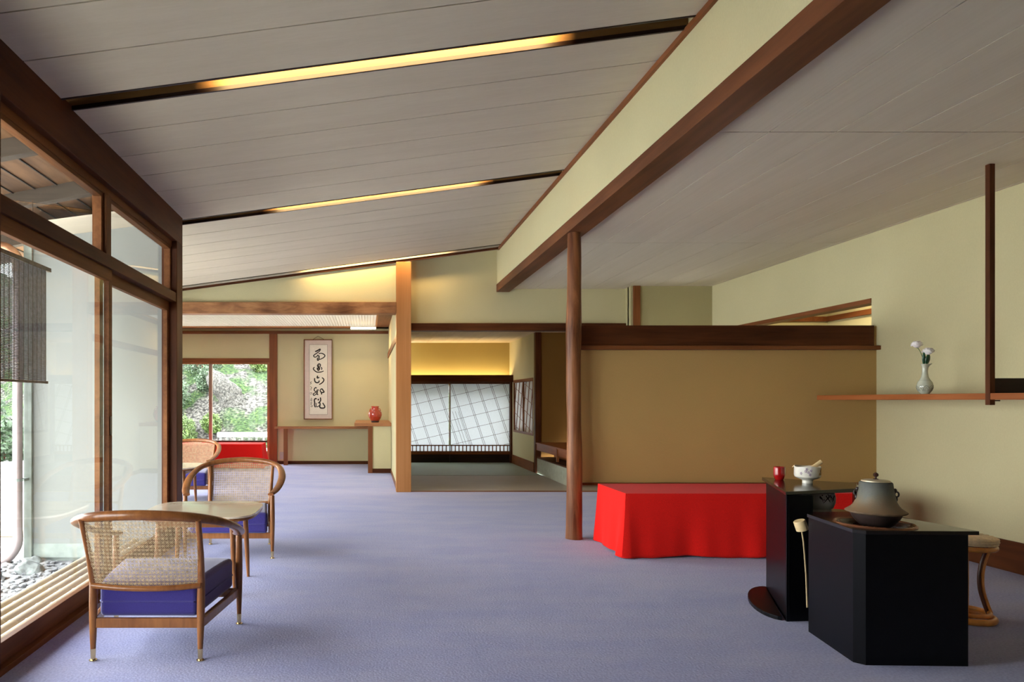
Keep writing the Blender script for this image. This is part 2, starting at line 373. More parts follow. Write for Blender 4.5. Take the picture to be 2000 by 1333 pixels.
# high sloped ceiling
mb = MB()
J = [YB, -3.55, -3.17, -2.79, -2.41, -2.03, -1.65, -1.27, -.89, -.51, -.13, .25, .62, .99, 1.36, 1.72, 2.09, 2.435, 2.805, 3.178, 3.58, None, 3.70, 4.05, 4.426, 4.805, 5.17, 5.54, 5.965, None,
     6.095, 6.47, 6.845, 7.22, 7.595, 7.97, 8.345, 8.80, None, 8.93, 9.16]
for a, b_ in zip(J, J[1:]):
    if a is None or b_ is None: continue
    mb.sbox(-1.66 if b_ < 5.96 else -3.0, XD+.1, a+.0042, b_-.0042, 0, .018)
st(mb.build('ceiling', 'ceil'), 'high sloped ceiling of pale grey-brown boards')
mb = MB()
mb.sbox(-1.75, XD+.2, YB-.1, 6.0, .26, .40); mb.sbox(-3.15, XD+.2, 6.0, 9.4, .26, .40)
for a, b_ in zip(J, J[1:]):               # dark battens close each joint from above
    if a is None or b_ is None: continue
    if b_ in (3.58, 5.965, 8.80): continue
    mb.sbox(-1.66 if b_ < 5.9 else -3.0, XD+.1, b_-.03, b_+(.03 if b_ not in (9.16,) else 0), .020, .032)
mb.sbox(-1.66, XD+.1, YB-.05, YB+.03, .02, .26)
st(mb.build('ceiling_battens', 'gap'))
mb = MB(); md = MB()
for k, (ya, yb) in enumerate(SLOTS):
    x0 = -1.66 if k < 2 else -3.0
    if k < 2: mb.sbox(x0, XD+.1, yb, yb+.02, .018, .25)
    mb.sbox(x0, XD+.1, ya-.2, yb+.02, .22, .24)
    mb.sbox(LX0, LX1, ya-.2, ya-.18, .018, .24)
    for xa, xb in ((x0, LX0), (LX1, XD+.1)): md.sbox(xa, xb, ya-.02, ya, .018, .24)
    for xx in (LX0, LX1): md.sbox(xx-.01, xx+.01, ya-.2, ya+.0, .018, .24)
    # thin dark lip along both edges of the slot
    md.sbox(x0, XD, ya-.012, ya+.0015, -.004, .03)
    if k < 2: md.sbox(x0, XD, yb-.0015, yb+.012, -.004, .018)
st(mb.build('ceiling_slot_lining', 'slotwood'), 'board lining of the lit ceiling slots'); st(md.build('ceiling_slot_edge', 'black_woodX'))
# low flat ceiling
mb = MB()
xs = [1.86, 2.244]+[2.244+.372*k for k in range(1, 7)]+[XR+.05]
ys = [YB, -1.6, 1.1, 3.81, 6.49, 9.16]
for a, b_ in zip(xs, xs[1:]):
    for c, d in zip(ys, ys[1:]): mb.box(a+.0038, b_-.0038, c+.005, d-.005, 2.70, 2.716)
st(mb.build('ceiling_low', 'ceil_low'), 'low flat ceiling of grey-brown boards')
mb = MB().box(1.80, XR+.3, YB-.1, 9.4, 2.722, 2.85); st(mb.build('ceiling_low_backing', 'gap'))
# dropped wall over the big beam
st(B('wall_dropped', 'wall', (XD, XD+.12, YB, 9.16, 2.755, 3.42)), 'pale green plaster strip above the long beam')
st(B('trim_1', 'redY', (XD-.022, XD, YB, 9.0, slope(XD)-.034, slope(XD)-.001)), 'thin brown moulding where sloped ceiling meets green strip')
# walls
st(B('wall_rear', 'redX', (-1.9, XR+.3, YB-.15, YB, 0, 3.5)))  # unseen wall, dark wood chosen to cut light bounced from behind
st(B('wall_left', 'wall', (-1.73, -1.60, YB, 1.75, -.2, 2.9)))  # unseen; solid length set to hold back daylight near the camera
mb = MB()
Y0, Y1, ZO = 6.11, 8.62, 2.075           # high opening in the right wall
mb.box(XR, XR+.12, YB, Y0, 0, 2.72).box(XR, XR+.12, Y0, Y1, 0, 1.62).box(XR, XR+.12, Y0, Y1, ZO+.042, 2.72).box(XR, XR+.12, Y1, 9.0, 0, 2.72)
st(mb.build('wall_right', 'wall'), 'long pale green plaster wall on the right')
st(B('trim_2', 'redY', (XR-.006, XR+.126, Y0, Y1, ZO, ZO+.042)), 'brown head trim of the opening high in the right wall')
st(B('baseboard_right', 'darkY', (XR-.014, XR, YB, 8.9, 0, .218), bev=.002), 'tall dark brown baseboard of the right wall')
mb = MB(); mb.box(5.6, 5.7, 5.0, 8.4, 0, 2.75).box(4.64, 5.7, 8.3, 8.4, 0, 2.75).box(4.64, 5.7, 4.9, 5.0, 0, 2.75).box(4.634, 5.7, 4.9, 8.4, 2.62, 2.75).box(4.634, 5.7, 4.9, 8.4, -.1, 0)
st(mb.build('wall_passage', 'wall'), 'yellow-green wall of the passage beyond the opening')
mb = MB(); mb.box(5.57, 5.6, 5.0, 8.3, 2.16, 2.22).box(4.64, 5.6, 8.27, 8.3, 2.16, 2.22)
st(mb.build('trim_3', 'redY'))
# end wall: block right, over the lintel, over the header
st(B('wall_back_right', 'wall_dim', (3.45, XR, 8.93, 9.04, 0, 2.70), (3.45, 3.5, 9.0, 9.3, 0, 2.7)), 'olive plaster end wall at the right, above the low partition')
tag(B('square_post', 'redZ', (3.475, 3.565, 8.90, 8.93, 0, 2.70), bev=.003), 'short brown post showing above the low partition against the end wall', 'post')
st(B('wall_back', 'wall', (.577, 3.45, 9.15, 9.25, 2.23, 3.40)), 'pale green plaster end wall above the lintel')
st(B('trim_4', 'darkX', (.577, 3.45, 9.09, 9.26, 2.135, 2.232), bev=.003), 'dark brown lintel over the tatami room opening')
st(MB().xz([(-3.0, 2.49), (.38, 2.49), (.38, slope(.38)+.25), (-3.0, slope(-3)+.25)], 8.98, 9.08).build('wall_back_header', 'wall'), 'pale green plaster above the header beam')
tag(B('header_beam', 'beamX', (-3.0, .382, 8.935, 9.10, 2.341, 2.492), bev=.004), 'mottled brown header beam over the lounge opening', 'beam')
st(MB().sbox(-3.0, XD-.001, 8.952, 8.98, -.028, -.001).build('trim_5', 'darkX'), 'thin sloping moulding at top of the end wall')
tag(B('corner_post', 'post', (.382, .577, 8.94, 9.12, 0, slope(.45)-.03), bev=.003), 'broad pale square timber post rising to the sloped ceiling', 'post')
# big beam and log pillar
tag(B('long_beam', 'longY', (XD-.01, 1.905, YB, 9.14, 2.655, 2.757), bev=.003), 'long brown beam under the green plaster strip, running into the distance', 'beam')
mb = MB(); n = 24; pts = []; secs = []
for i in range(n+1):
    z = 2.655*i/n
    pts.append((1.797+.004*math.sin(z*3), 5.93+.003*math.sin(z*5+1), z)); secs.append(.0655+.003*math.sin(z*4.3)+.002*math.sin(z*11)+(.006 if i < 1 else 0)-.006*z/2.6)
mb.sweep(pts, secs, 28)
tag(mb.build('log_pillar', 'log', smooth=True), 'round reddish log pillar standing under the long beam', 'pillar')
# partition
P0, P1 = 1.86, XR
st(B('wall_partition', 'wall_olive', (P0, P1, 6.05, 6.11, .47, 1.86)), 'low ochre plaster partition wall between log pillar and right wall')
st(B('trim_6', 'darkX', (1.84, P1-.03, 6.035, 6.125, 1.683, 1.866), bev=.003), 'wide dark board capping the partition')
st(B('trim_7', 'redX', (1.84, P1, 5.995, 6.15, 1.648, 1.684), bev=.003), 'narrow brown rail under the cap board of the partition')
st(B('trim_8', 'redX', (1.86, P1, 6.02, 6.14, .452, .474), bev=.002), 'thin rail at the lower edge of the partition')
# glazed wall on the left
GX0, GX1 = -1.73, XG
tag(B('eaves_beam', 'darkY', (GX0, GX1, YGL, 5.92, 2.545, 2.80), bev=.004), 'deep dark brown beam above the glass wall on the left', 'beam')
st(B('trim_9', 'frameY', (GX0+.005, GX1-.045, YGL, 5.75, 2.497, 2.546)), 'head rail of the upper windows')
tag(B('wall_post', 'darkZ', (GX0, GX1, 5.745, 5.92, 0, 2.545), bev=.004), 'dark brown post at the end of the glass wall', 'post')
st(B('trim_10', 'darkY', (GX0-.01, GX1-.006, YGL, 5.745, 2.03, 2.108), bev=.003), 'dark grooved lintel rail between doors and upper windows')
st(B('trim_11', 'frameY', (GX0-.01, GX1+.012, YGL, 5.745, -.01, .028), (GX0-.04, GX0-.01, YGL, 5.745, -.2, .02), bev=.002), 'wooden threshold under the sliding glass doors')
mull = [4.31]
tag(B('wall_post', 'darkZ', (GX0, GX1, 2.80, 2.985, 0, 2.545), bev=.004), 'dark brown post at the near end of the glass wall, far left', 'post')
for k, y in enumerate(mull): st(B('trim_%d' % (12+k), 'frameZ', (GX0+.01, GX1-.03, y-.04, y+.04, 2.108, 2.5), bev=.002), 'short mullion between upper windows')
edges = [5.745]+mull+[2.94]
NEAR = (1.75, 2.80)
k = 0
for a, b_ in zip(edges, edges[1:]):      # upper windows
    k += 1; y1 = a-(.0 if a > 5 else .04); y0 = b_+(.045 if b_ < 3 else .04)
    wn = st(B('window_%d' % k, 'frameY', (GX0+.03, GX1-.05, y0, y1, 2.108, 2.135), (GX0+.03, GX1-.05, y0, y1, 2.472, 2.498), (GX0+.03, GX1-.05, y0, y0+.03, 2.13, 2.48), (GX0+.03, GX1-.05, y1-.03, y1, 2.13, 2.48), bev=.002), 'upper window over the glass doors')
    B('pane', 'glass', (-1.682, -1.678, y0+.028, y1-.028, 2.133, 2.474), parent=wn)
B('pane', 'glass', (-1.682, -1.678, 1.75, 2.80, .12, 2.48), parent=st(B('window_9', 'frameY', (-1.70, -1.66, 1.75, 2.80, .03, .122), (-1.70, -1.66, 1.75, 2.80, 2.472, 2.50), (-1.70, -1.66, 1.75, 2.80, 1.955, 2.135), bev=.002)))  # unseen window bay, added to let in more near daylight
for k in range(len(edges)-1):            # sliding doors on alternating tracks
    y1 = edges[k]-(.0 if k == 0 else -.045); y0 = edges[k+1]-.055
    xa = -1.66 if k % 2 else -1.70; xa -= .0; xb = xa+.034
    dr = st(B('door_%d' % (k+1), 'frameY', (xa, xb, y0, y1, 1.955, 2.032), (xa, xb, y0, y1, .028, .122), (xa, xb, y0, y0+.055, .11, 1.96), (xa, xb, y1-.055, y1, .11, 1.96), bev=.002),
            ['glass sliding door nearest the end post', 'glass sliding door beside the nearest armchair', 'glass sliding door', 'glass sliding door', 'glass sliding door', 'glass sliding door'][k])
    B('pane', 'glass', ((xa+xb)/2-.002, (xa+xb)/2+.002, y0+.053, y1-.053, .12, 1.957), parent=dr)
    B('door_pull', 'knob', (xb-.001, xb+.004, y0+.015 if k == 0 else y1-.04, y0+.04 if k == 0 else y1-.015, .98, 1.10), parent=dr)
# cream outer wall seen through the glass, foundation, corner post
def eave_z(x): return 2.78+.19*(x+2.02)
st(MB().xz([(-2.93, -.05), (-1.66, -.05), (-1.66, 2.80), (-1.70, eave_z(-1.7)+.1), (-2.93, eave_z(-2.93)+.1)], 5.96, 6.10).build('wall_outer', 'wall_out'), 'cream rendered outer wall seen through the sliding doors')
st(B('wall_outer_base', 'foundation', (-2.93, -1.74, 5.955, 6.10, -.17, -.048), (-2.97, -1.74, 5.985, 6.1, -.3, -.16)), 'grey-green stone footing of the outer wall')
tag(MB().box(-2.985, -2.915, 5.93, 6.0, -.2, eave_z(-2.95)).build('outer_post', 'foundation', bev=.004), 'weathered grey corner post at the edge of the cream outer wall', 'post')
st(B('wall_lounge_left', 'wall', (-3.0, -2.93, 6.1, 9.0, -.1, .12), (-3.0, -2.93, 6.1, 9.0, 2.25, 2.72), (-3.0, -2.93, 7.5, 7.58, .12, 2.25), (-4.36, -2.93, 9.0, 9.1, 0, 2.75), (-4.36, -4.3, 9.1, 13.0, -.1, .3), (-4.36, -4.3, 9.1, 13.0, 2.3, 2.75), (-4.36, -4.3, 9.1, 13.0, .3, 2.3)))
for k, (ya, yb, x, z0, z1) in enumerate(((6.1, 7.5, -2.965, .12, 2.25), (7.58, 9.0, -2.965, .12, 2.25))):
    wn = st(B('window_%d' % (10+k), 'redY', (x-.02, x+.02, ya, yb, z0, z0+.05), (x-.02, x+.02, ya, yb, z1-.05, z1), (x-.02, x+.02, ya, ya+.05, z0, z1), (x-.02, x+.02, yb-.05, yb, z0, z1)))
    B('pane', 'glass', (x-.002, x+.002, ya+.05, yb-.05, z0+.05, z1-.05), parent=wn)
# lounge back wall with window
YW = 12.9
WX0, WX1 = -4.2, -1.845
st(B('wall_lounge_back', 'wall', (-4.36, WX1, YW, YW+.12, 1.99, 2.61), (WX1, .42, YW, YW+.12, 0, 2.61), (-4.36, WX0, YW, YW+.12, 0, 2.1)), 'plaster back wall of the lounge with the scroll')
tag(B('window_post', 'redZ', (-1.845, -1.695, YW-.03, YW+.12, 0, 2.46), bev=.003), 'brown wall post between back window and scroll wall', 'post')
st(B('trim_20', 'redX', (-4.3, .41, YW-.035, YW, 2.462, 2.515)), 'brown rail along the top of the lounge back wall')
st(B('trim_21', 'redX', (-4.3, -1.845, YW-.02, YW+.1, 1.93, 2.0)), 'brown head rail of the back window')
wn = st(B('window_20', 'shelfX', (WX0, WX1, YW+.01, YW+.05, 1.89, 1.93), (WX0, WX1, YW+.01, YW+.05, 0, .06), (WX1-.045, WX1, YW+.01, YW+.05, .06, 1.89), (WX0, WX0+.04, YW+.01, YW+.05, .06, 1.89)), 'back window looking onto the green hillside')
B('pane', 'glass', (WX0+.04, -2.99, YW+.028, YW+.032, .06, 1.89), (-2.93, WX1-.045, YW+.028, YW+.032, .06, 1.89), parent=wn)
B('mullion', 'mullion', (-2.99, -2.93, YW+.0, YW+.05, .06, 1.89), parent=wn)
B('window_bar', 'black_woodX', (-2.93, WX1-.045, YW-.005, YW+.02, .41, .445), parent=wn)
st(B('baseboard_back', 'darkX', (-1.695, .40, YW-.015, YW, 0, .06)), 'brown baseboard of the lounge back wall')
# right side wall of the lounge (shared with the tatami room)
st(B('wall_lounge_right', 'wall', (.402, .56, 9.12, 13.05, 0, 2.60)), 'pale plaster side wall behind the square post')
st(B('trim_22', 'redY', (.388, .402, 9.12, 12.9, 2.0, 2.10), (.39, .402, 9.12, 12.9, 0, .06)), 'brown rail on the lounge side wall')
# lounge ceiling: timber with a luminous lattice skylight
st(B('ceiling_lounge', 'redY', (.17, .41, 9.1, 13.0, 2.56, 2.60), (-4.36, .41, 12.62, 13.0, 2.56, 2.60), (-4.36, -4.0, 9.1, 13.0, 2.56, 2.60), (-4.36, .41, 9.08, 9.3, 2.56, 2.60)), 'brown timber border of the lounge ceiling')
sk = st(B('window_21', 'skypanel', (-4.0, .17, 9.3, 12.62, 2.600, 2.606)), 'white luminous lattice skylight in the lounge ceiling')
mb = MB()
x = -3.98
while x < .17: mb.box(x, x+.007, 9.3, 12.62, 2.572, 2.590); x += .048
y = 9.32
while y < 12.62: mb.box(-4.0, .17, y, y+.007, 2.574, 2.592); y += .048
mb.build('lattice', 'paperwhite', sk)
B('lattice_frame', 'post', (.15, .18, 9.3, 12.62, 2.55, 2.60), (-4.0, .18, 12.59, 12.62, 2.55, 2.60), parent=sk)
lt = thing('ceiling_light', 'small white strip lamp under the lounge skylight, near the scroll', 'ceiling lamp', (-.07, 12.35, 2.5))
B('lamp_body', 'paperwhite', (-.23, .23, -.05, .05, .02, .052), parent=lt); B('diffuser', 'lamp', (-.225, .225, -.045, .045, -.005, .019), parent=lt)

# tatami room
st(B('floor_tatami', 'tatami', (.56, 2.79, 10.9, 13.2, -.1, .006), (.56, 2.79, 10.9, 10.905, .0, .007)), 'green tatami floor of the inner room')
st(B('floor_entry', 'tatami_in', (.56, 3.6, 9.03, 10.9, -.1, .004)), 'grey-brown entry floor before the tatami')
st(B('trim_23', 'redX', (.577, 3.45, 8.965, 9.03, -.05, .008)), 'wooden threshold of the tatami room')
mb = MB(); x = .56
while x < 3.6: mb.box(x, min(x+.298, 3.6), 9.25, 13.4, 2.33, 2.345); x += .302
st(mb.build('ceiling_tatami', 'ceil_pale'), 'pale board ceiling of the tatami room'); st(B('ceiling_tatami_backing', 'ceil_pale', (.5, 4.6, 9.2, 13.5, 2.347, 2.45)))
st(B('wall_tatami_back', 'cove_wall', (.5, 2.9, 13.335, 13.45, 1.5, 2.35)), 'ochre-lit plaster above the shoji')
tag(B('shoji_beam', 'darkX', (.5, 2.80, 12.98, 13.10, 1.553, 1.688), bev=.003), 'dark beam above the wide shoji, hiding the cove lamp', 'beam')
st(B('trim_24', 'darkX', (.5, 2.80, 13.10, 13.34, 1.553, 1.575)))
# side wall and niche
st(B('wall_tatami_right', 'wall', (2.78, 2.88, 11.36, 13.34, 0, .62), (2.78, 2.88, 11.36, 13.34, 1.58, 2.34), (2.78, 2.88, 11.36, 11.42, .62, 1.58), (2.78, 2.88, 12.95, 13.34, .62, 1.58)), 'pale green side wall of the tatami room')
st(B('baseboard_tatami', 'redY', (2.765, 2.78, 11.36, 13.1, .004, .17)), 'worn brown skirting of the tatami side wall')
tag(B('niche_post', 'darkZ', (2.775, 2.87, 11.26, 11.36, 0, 2.33), bev=.003), 'slim dark post between small shoji and dark niche', 'post')
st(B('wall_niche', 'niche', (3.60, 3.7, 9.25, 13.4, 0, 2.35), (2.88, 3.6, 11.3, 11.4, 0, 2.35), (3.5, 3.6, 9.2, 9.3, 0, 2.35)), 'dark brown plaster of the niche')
ns = thing('niche_cabinet', 'low wooden shelf cabinet along the dark niche behind the log pillar', 'cabinet', (2.78, 10.3, 0))
B('top_board', 'shelf', (0, .5, -.95, .955, .485, .512), parent=ns, bev=.002)
B('front_board', 'shelf', (.01, .03, -.95, .95, .385, .487), parent=ns)
B('divider', 'redZ', (-.004, .03, -.31, -.27, .30, .50), parent=ns)
B('base_panel', 'celadon', (.02, .05, -.95, .95, .0, .25), parent=ns)
B('back_panel', 'shelf', (.30, .32, -.95, .95, .27, .487), parent=ns)
B('bottom_board', 'darkY', (.02, .5, -.95, .95, .25, .27), parent=ns)
# wide shoji
def shoji(name, label, frame_fn, n1, paper_box): pass
ZS0, ZS1 = .345, 1.553
def latt(mb, mp, u0, u1, v0, v1, pairs=True):
    """diagonal lattice clipped to a rectangle; mp(u, v) -> 3D"""
    def clip(p, d):
        t0, t1 = -99, 99
        for a, dd, lo, hi in ((p[0], d[0], u0, u1), (p[1], d[1], v0, v1)):
            if abs(dd) < 1e-9: continue
            ta, tb = (lo-a)/dd, (hi-a)/dd
            t0 = max(t0, min(ta, tb)); t1 = min(t1, max(ta, tb))
        return (t0, t1) if t1-t0 > .02 else None
    def line(p, d, w_):
        c = clip(p, d)
        if not c: return
        a = (p[0]+d[0]*c[0], p[1]+d[1]*c[0]); b_ = (p[0]+d[0]*c[1], p[1]+d[1]*c[1])
        mb.bar(mp(*a), mp(*b_), w_, w_, up=mp.up)
    for k in range(-8, 20):
        x = u0+.255*k
        for o_ in (-.015, .015) if pairs else (0,): line((x+o_, v1), (math.cos(R(-71.5)), math.sin(R(-71.5))), .006)
    for k in range(-4, 12): line((u0, v0+.235*k), (math.cos(R(13)), math.sin(R(13))), .006)
mp = lambda u, v: (u, 13.175, v)
class MP:
    def __init__(s, f, up): s.f = f; s.up = up
    def __call__(s, u, v): return s.f(u, v)
sj = [(.56, 1.593), (1.599, 2.765)]
for k, (a, b_) in enumerate(sj):
    wn = st(B('window_%d' % (30+k), 'redX', (a, b_, 13.15, 13.19, ZS1-.03, ZS1), (a, b_, 13.15, 13.19, ZS0-.02, ZS0), (a, a+.010, 13.15, 13.19, ZS0, ZS1), (b_-.010, b_, 13.15, 13.19, ZS0, ZS1)), ['left panel of the wide shoji with slanting lattice', 'right panel of the wide shoji with slanting lattice'][k])
    mb = MB(); latt(mb, MP(lambda u, v: (u, 13.172, v), (0, 1, 0)), a+.018, b_-.018, ZS0, ZS1-.03)
    if k == 1:
        for q in range(4): mb.bar((1.645+.055*q, 13.168, .99), (1.645+.055*q+.213, 13.168, .35), .005, .005, up=(0, 1, 0))
    mb.build('lattice', 'darkZ', wn)
    B('paper', 'shoji', (a+.018, b_-.018, 13.184, 13.187, ZS0, ZS1-.03), parent=wn)
    mb = MB(); x = a+.02                   # little openings under the panel
    while x < b_-.03: mb.box(x, x+.018, 13.15, 13.17, ZS0-.12, ZS0-.02); x += .072
    mb.box(a, b_, 13.15, 13.18, ZS0-.145, ZS0-.12); mb.build('baluster_row', 'redX', wn)
    B('paper_strip', 'shoji', (a, b_, 13.186, 13.189, ZS0-.12, ZS0-.02), parent=wn)
st(B('trim_25', 'redX', (.56, 2.78, 13.12, 13.2, .165, .205)), 'wooden rail below the shoji')
st(B('trim_26', 'black_woodX', (.56, 2.78, 13.17, 13.25, 0, .2), (1.590, 1.602, 13.13, 13.18, 0, ZS0-.02)), 'dark kick panel below the shoji')
st(B('trim_27', 'darkZ', (2.745, 2.80, 13.06, 13.2, 0, 1.69)), 'dark corner post beside the shoji')
wn = st(B('window_32', 'redY', (2.772, 2.80, 11.42, 12.95, 1.53, 1.585), (2.772, 2.80, 11.42, 12.95, .61, .65), (2.775, 2.80, 11.42, 11.47, .62, 1.58), (2.775, 2.80, 12.9, 12.95, .62, 1.58), (2.775, 2.80, 12.15, 12.2, .62, 1.58)), 'small shoji window in the side wall of the tatami room')
mb = MB(); latt(mb, MP(lambda u, v: (2.79, u, v), (1, 0, 0)), 11.47, 12.9, .65, 1.53); mb.build('lattice', 'redZ', wn)
B('paper', 'shoji', (2.805, 2.808, 11.42, 12.95, .62, 1.58), parent=wn)

# outside: ground, hillside, eaves
st(B('ground', 'white_ground', (-30, -1.9, -12, 40, -.5, -.22), (-1.9, 8, 13.6, 40, -.5, -.22)), 'pale garden ground')
tag(MB().box(-3.6, -1.95, -1, 6.3, -.22, -.205).build('gravel_bed', 'gravel'), 'grey pebbles spread beside the bamboo deck', 'gravel', kind='stuff')
mb = MB()
for _ in range(900):
    x_ = random.uniform(-3.2, -2.2); y_ = random.uniform(3.4, 5.95)
    r_ = random.uniform(.012, .032); mb.ball((x_, y_, -.203+r_*.3), (r_*random.uniform(.8, 1.5), r_*random.uniform(.8, 1.5), r_*.7), 1)
tag(mb.build('gravel_pebbles', 'gravel', smooth=True), 'loose grey pebbles between the bamboo deck and the downspout', 'pebbles', kind='stuff')
mb = MB()
mb.plan([(-1.6, YB), (-1.6, 6.9), (-4.1, 6.9), (-4.1, YB)], 0, .03)
for v in mb.bm.verts: v.co.z += eave_z(v.co.x)+.115
st(mb.build('eaves_boards', 'weather'), 'weathered board soffit of the eaves')
mb = MB(); x = -4.0
while x < -1.6:
    mb.box(x, x+.010, YB, 6.9, eave_z(x)+.108, eave_z(x)+.118); x += .165
st(mb.build('eaves_joints', 'gap'))
for k, y in enumerate([6.06-.87*q for q in range(11)]):
    o = MB().xz([(-4.05, eave_z(-4.05)), (-1.62, eave_z(-1.62)), (-1.62, eave_z(-1.62)+.12), (-4.05, eave_z(-4.05)+.12)], y-.035, y+.035).build('trim_%d' % (40+k), 'rafter', bev=.004)
    st(o, 'weathered rafter under the eaves')
# hillside
mb = MB(); nx, ny = 170, 60; G = []
for j in range(ny+1):
    row = []
    for i in range(nx+1):
        x_ = -22+28*i/nx; s_ = j/ny; e_ = min(1, max(0, (-6.6-x_)/2)); y_ = 15.2+9*s_+8*e_*e_*(3-2*e_)
        z_ = -.3+7.5*(s_**.8)+.55*noise.noise((x_*.5, y_*.6, 1))*min(1, s_*6)+.25*noise.noise((x_*1.7, y_*1.9, 4))*min(1, s_*6)+.1*noise.noise((x_*5, y_*5, 2))
        y_ += .3*noise.noise((x_*1.1, s_*9, 7))
        row.append(mb.bm.verts.new((x_, y_, z_)))
    G.append(row)
for j in range(ny):
    for i in range(nx): mb.bm.faces.new((G[j][i], G[j][i+1], G[j+1][i+1], G[j+1][i]))
st(mb.build('hillside', 'hill', smooth=True), 'rocky mossy hillside behind the back window')
mb = MB(); mb.ball((0, 0, 0), (.85, .30, .30), 5)
for v in mb.bm.verts:
    q_ = v.co.copy(); v.co += q_.normalized()*(.16*noise.noise(q_*2.2)+.07*noise.noise(q_*7)+.03*noise.noise(q_*18))
mb.bm.transform(Matrix.Translation((-3.22, 16.35, 1.22)) @ Matrix.Rotation(R(48), 4, 'Y'))
tag(mb.build('rock_ledge', 'rock', smooth=True), 'slanting pale rock ledge on the hillside, in the right window pane', 'rock')
def hill_z(x_, y_): s_ = max(0, (y_-15.2)/9); return -.3+7.5*(s_**.8)
def bush(name, label, c, r, n, mat, leaf=.05, group=None):
    o = thing(name, label, 'bush', c, 0, group); mb = MB(); c = Vector((0, 0, 0))
    rr = random.Random(hash(label) % 999 if False else int(abs(c.x*10)+n))
    for _ in range(n):
        d = Vector((rr.gauss(0, 1), rr.gauss(0, 1), rr.gauss(0, 1))).normalized()
        k_ = rr.uniform(.62, 1.0)*(1+.28*noise.noise(d*2.3+Vector((n*.01, 0, 0))))
        p = Vector((d.x*r[0]*k_, d.y*r[1]*k_, r[2]*.9+d.z*r[2]*k_))
        a = Vector((rr.gauss(0, 1), rr.gauss(0, 1), rr.gauss(0, 1))).normalized(); b_ = a.orthogonal().normalized()
        l = leaf*rr.uniform(.6, 1.3)
        vs_ = [mb.bm.verts.new(q) for q in (p-a*l, p+b_*l*.42, p+a*l, p-b_*l*.42)]
        mb.bm.faces.new(vs_)
    mb.build('foliage', mat, o)
    mb = MB(); mb.sweep([(0, 0, -.1), (0, 0, r[2]*.9)], [.03, .012], 6); 
    for q in range(5):
        a = q*1.26; mb.sweep([(0, 0, r[2]*.2), (math.cos(a)*r[0]*.6, math.sin(a)*r[1]*.6, r[2]*1.1)], [.015, .005], 5)
    mb.build('stem', 'stem_and_leg_shade', o)
    return o
hb = [(-4.75, 16.3, .55, .45, 'A'), (-4.3, 15.6, .42, .36, 'B'), (-5.3, 17.4, .6, .55, 'C'), (-4.15, 17.15, .5, .45, 'A'), (-3.85, 16.7, .36, .34, 'A'), (-4.55, 18.2, .7, .6, 'B'), (-3.75, 17.9, .36, .33, 'A'),
      (-3.05, 18.0, .34, .3, 'B'), (-2.75, 17.3, .24, .24, 'B'), (-3.6, 15.8, .24, .24, 'B'), (-2.6, 18.6, .5, .4, 'A'), (-3.9, 19.2, .8, .6, 'C'), (-6.2, 16.0, .6, .5, 'B')]
lab = {'A': 'grey-green bush', 'B': 'bright green bush', 'C': 'deep green bush'}
wh = ['at the left edge of the back window, middle height', 'low at the left of the back window behind the cane chair', 'high at the far left of the back window', 'in the upper left pane near the mullion', 'just right of the window mullion', 'at the top left of the back window',
      'above the bare rock in the right pane', 'at upper middle of the right window pane', 'beside the dark rock crack, at right of the back window', 'low beside the mullion above the white rail', 'in the top right corner of the back window', 'near the top of the hillside', 'beyond the left end of the back window']
for k, (x_, y_, rx, rz_, c_) in enumerate(hb):
    bush('hillside_bush', '%s %s' % (lab[c_], wh[k]), (x_, y_, hill_z(x_, y_)-.1), (rx, rx*.8, rz_), 2600+k*7, 'leaf'+c_, .034, 'bushes on the hillside')
# white rail outside the back window
rl = thing('garden_rail', 'white log rail fence outside the back window', 'fence', (-3.2, 14.2, -.22))
mb = MB(); mb.sweep([(.09, 0, .71), (2.5, 0, .72)], (.05, .05), 12); mb.build('top_rail', 'porcelain', rl, smooth=True)
for q in range(16): MB().sweep([(.15+.15*q, 0, 0), (.15+.15*q, 0, .69)], .022, 8).build('post', 'stone', rl, smooth=True)
mb = MB(); mb.sweep([(.09, .03, .40), (2.5, .03, .40)], (.03, .03), 8); mb.build('lower_rail', 'porcelain', rl)
# garden on the far left
gb = [(-8.6, 16.2, .8, .55, 'C', 'dark green garden bush behind the downspout, by the white ground'), (-11.2, 18.6, 1.2, 1.3, 'C', 'tall dark tree-like bush under the reed blind, far left'), (-8.4, 19.2, .9, 1.1, 'A', 'grey-green garden shrub left of the cream outer wall'), (-14.5, 20, 1.5, 1.6, 'A', 'large grey-green shrub at the far edge of the garden')]
for k, (x_, y_, rx, rz_, c_, l_) in enumerate(gb): bush('garden_bush', l_, (x_, y_, -.25), (rx, rx, rz_), 1500, 'leaf'+c_, .09, 'garden bushes')
# rocks
for k, (x_, y_, s_, l_) in enumerate(((-2.74, 5.56, .09, 'grey garden rock nearest the foot of the downspout'), (-2.86, 5.84, .07, 'blocky grey rock against the outer corner post'), (-3.18, 5.6, .07, 'small grey rock left of the downspout foot'), (-2.98, 5.36, .085, 'rounded grey rock in front of the downspout foot'))):
    mb = MB(); mb.ball((0, 0, s_*.35), (s_*1.3, s_, s_*.75), 3)
    for v in mb.bm.verts: v.co += v.co.normalized()*s_*.45*noise.noise(v.co*9/s_*.1+Vector((k*3, 0, 0)))
    o = mb.build('garden_rock', 'stone'); o.location = (x_, y_, -.21); tag(o, l_, 'rock', 'rocks by the downspout')
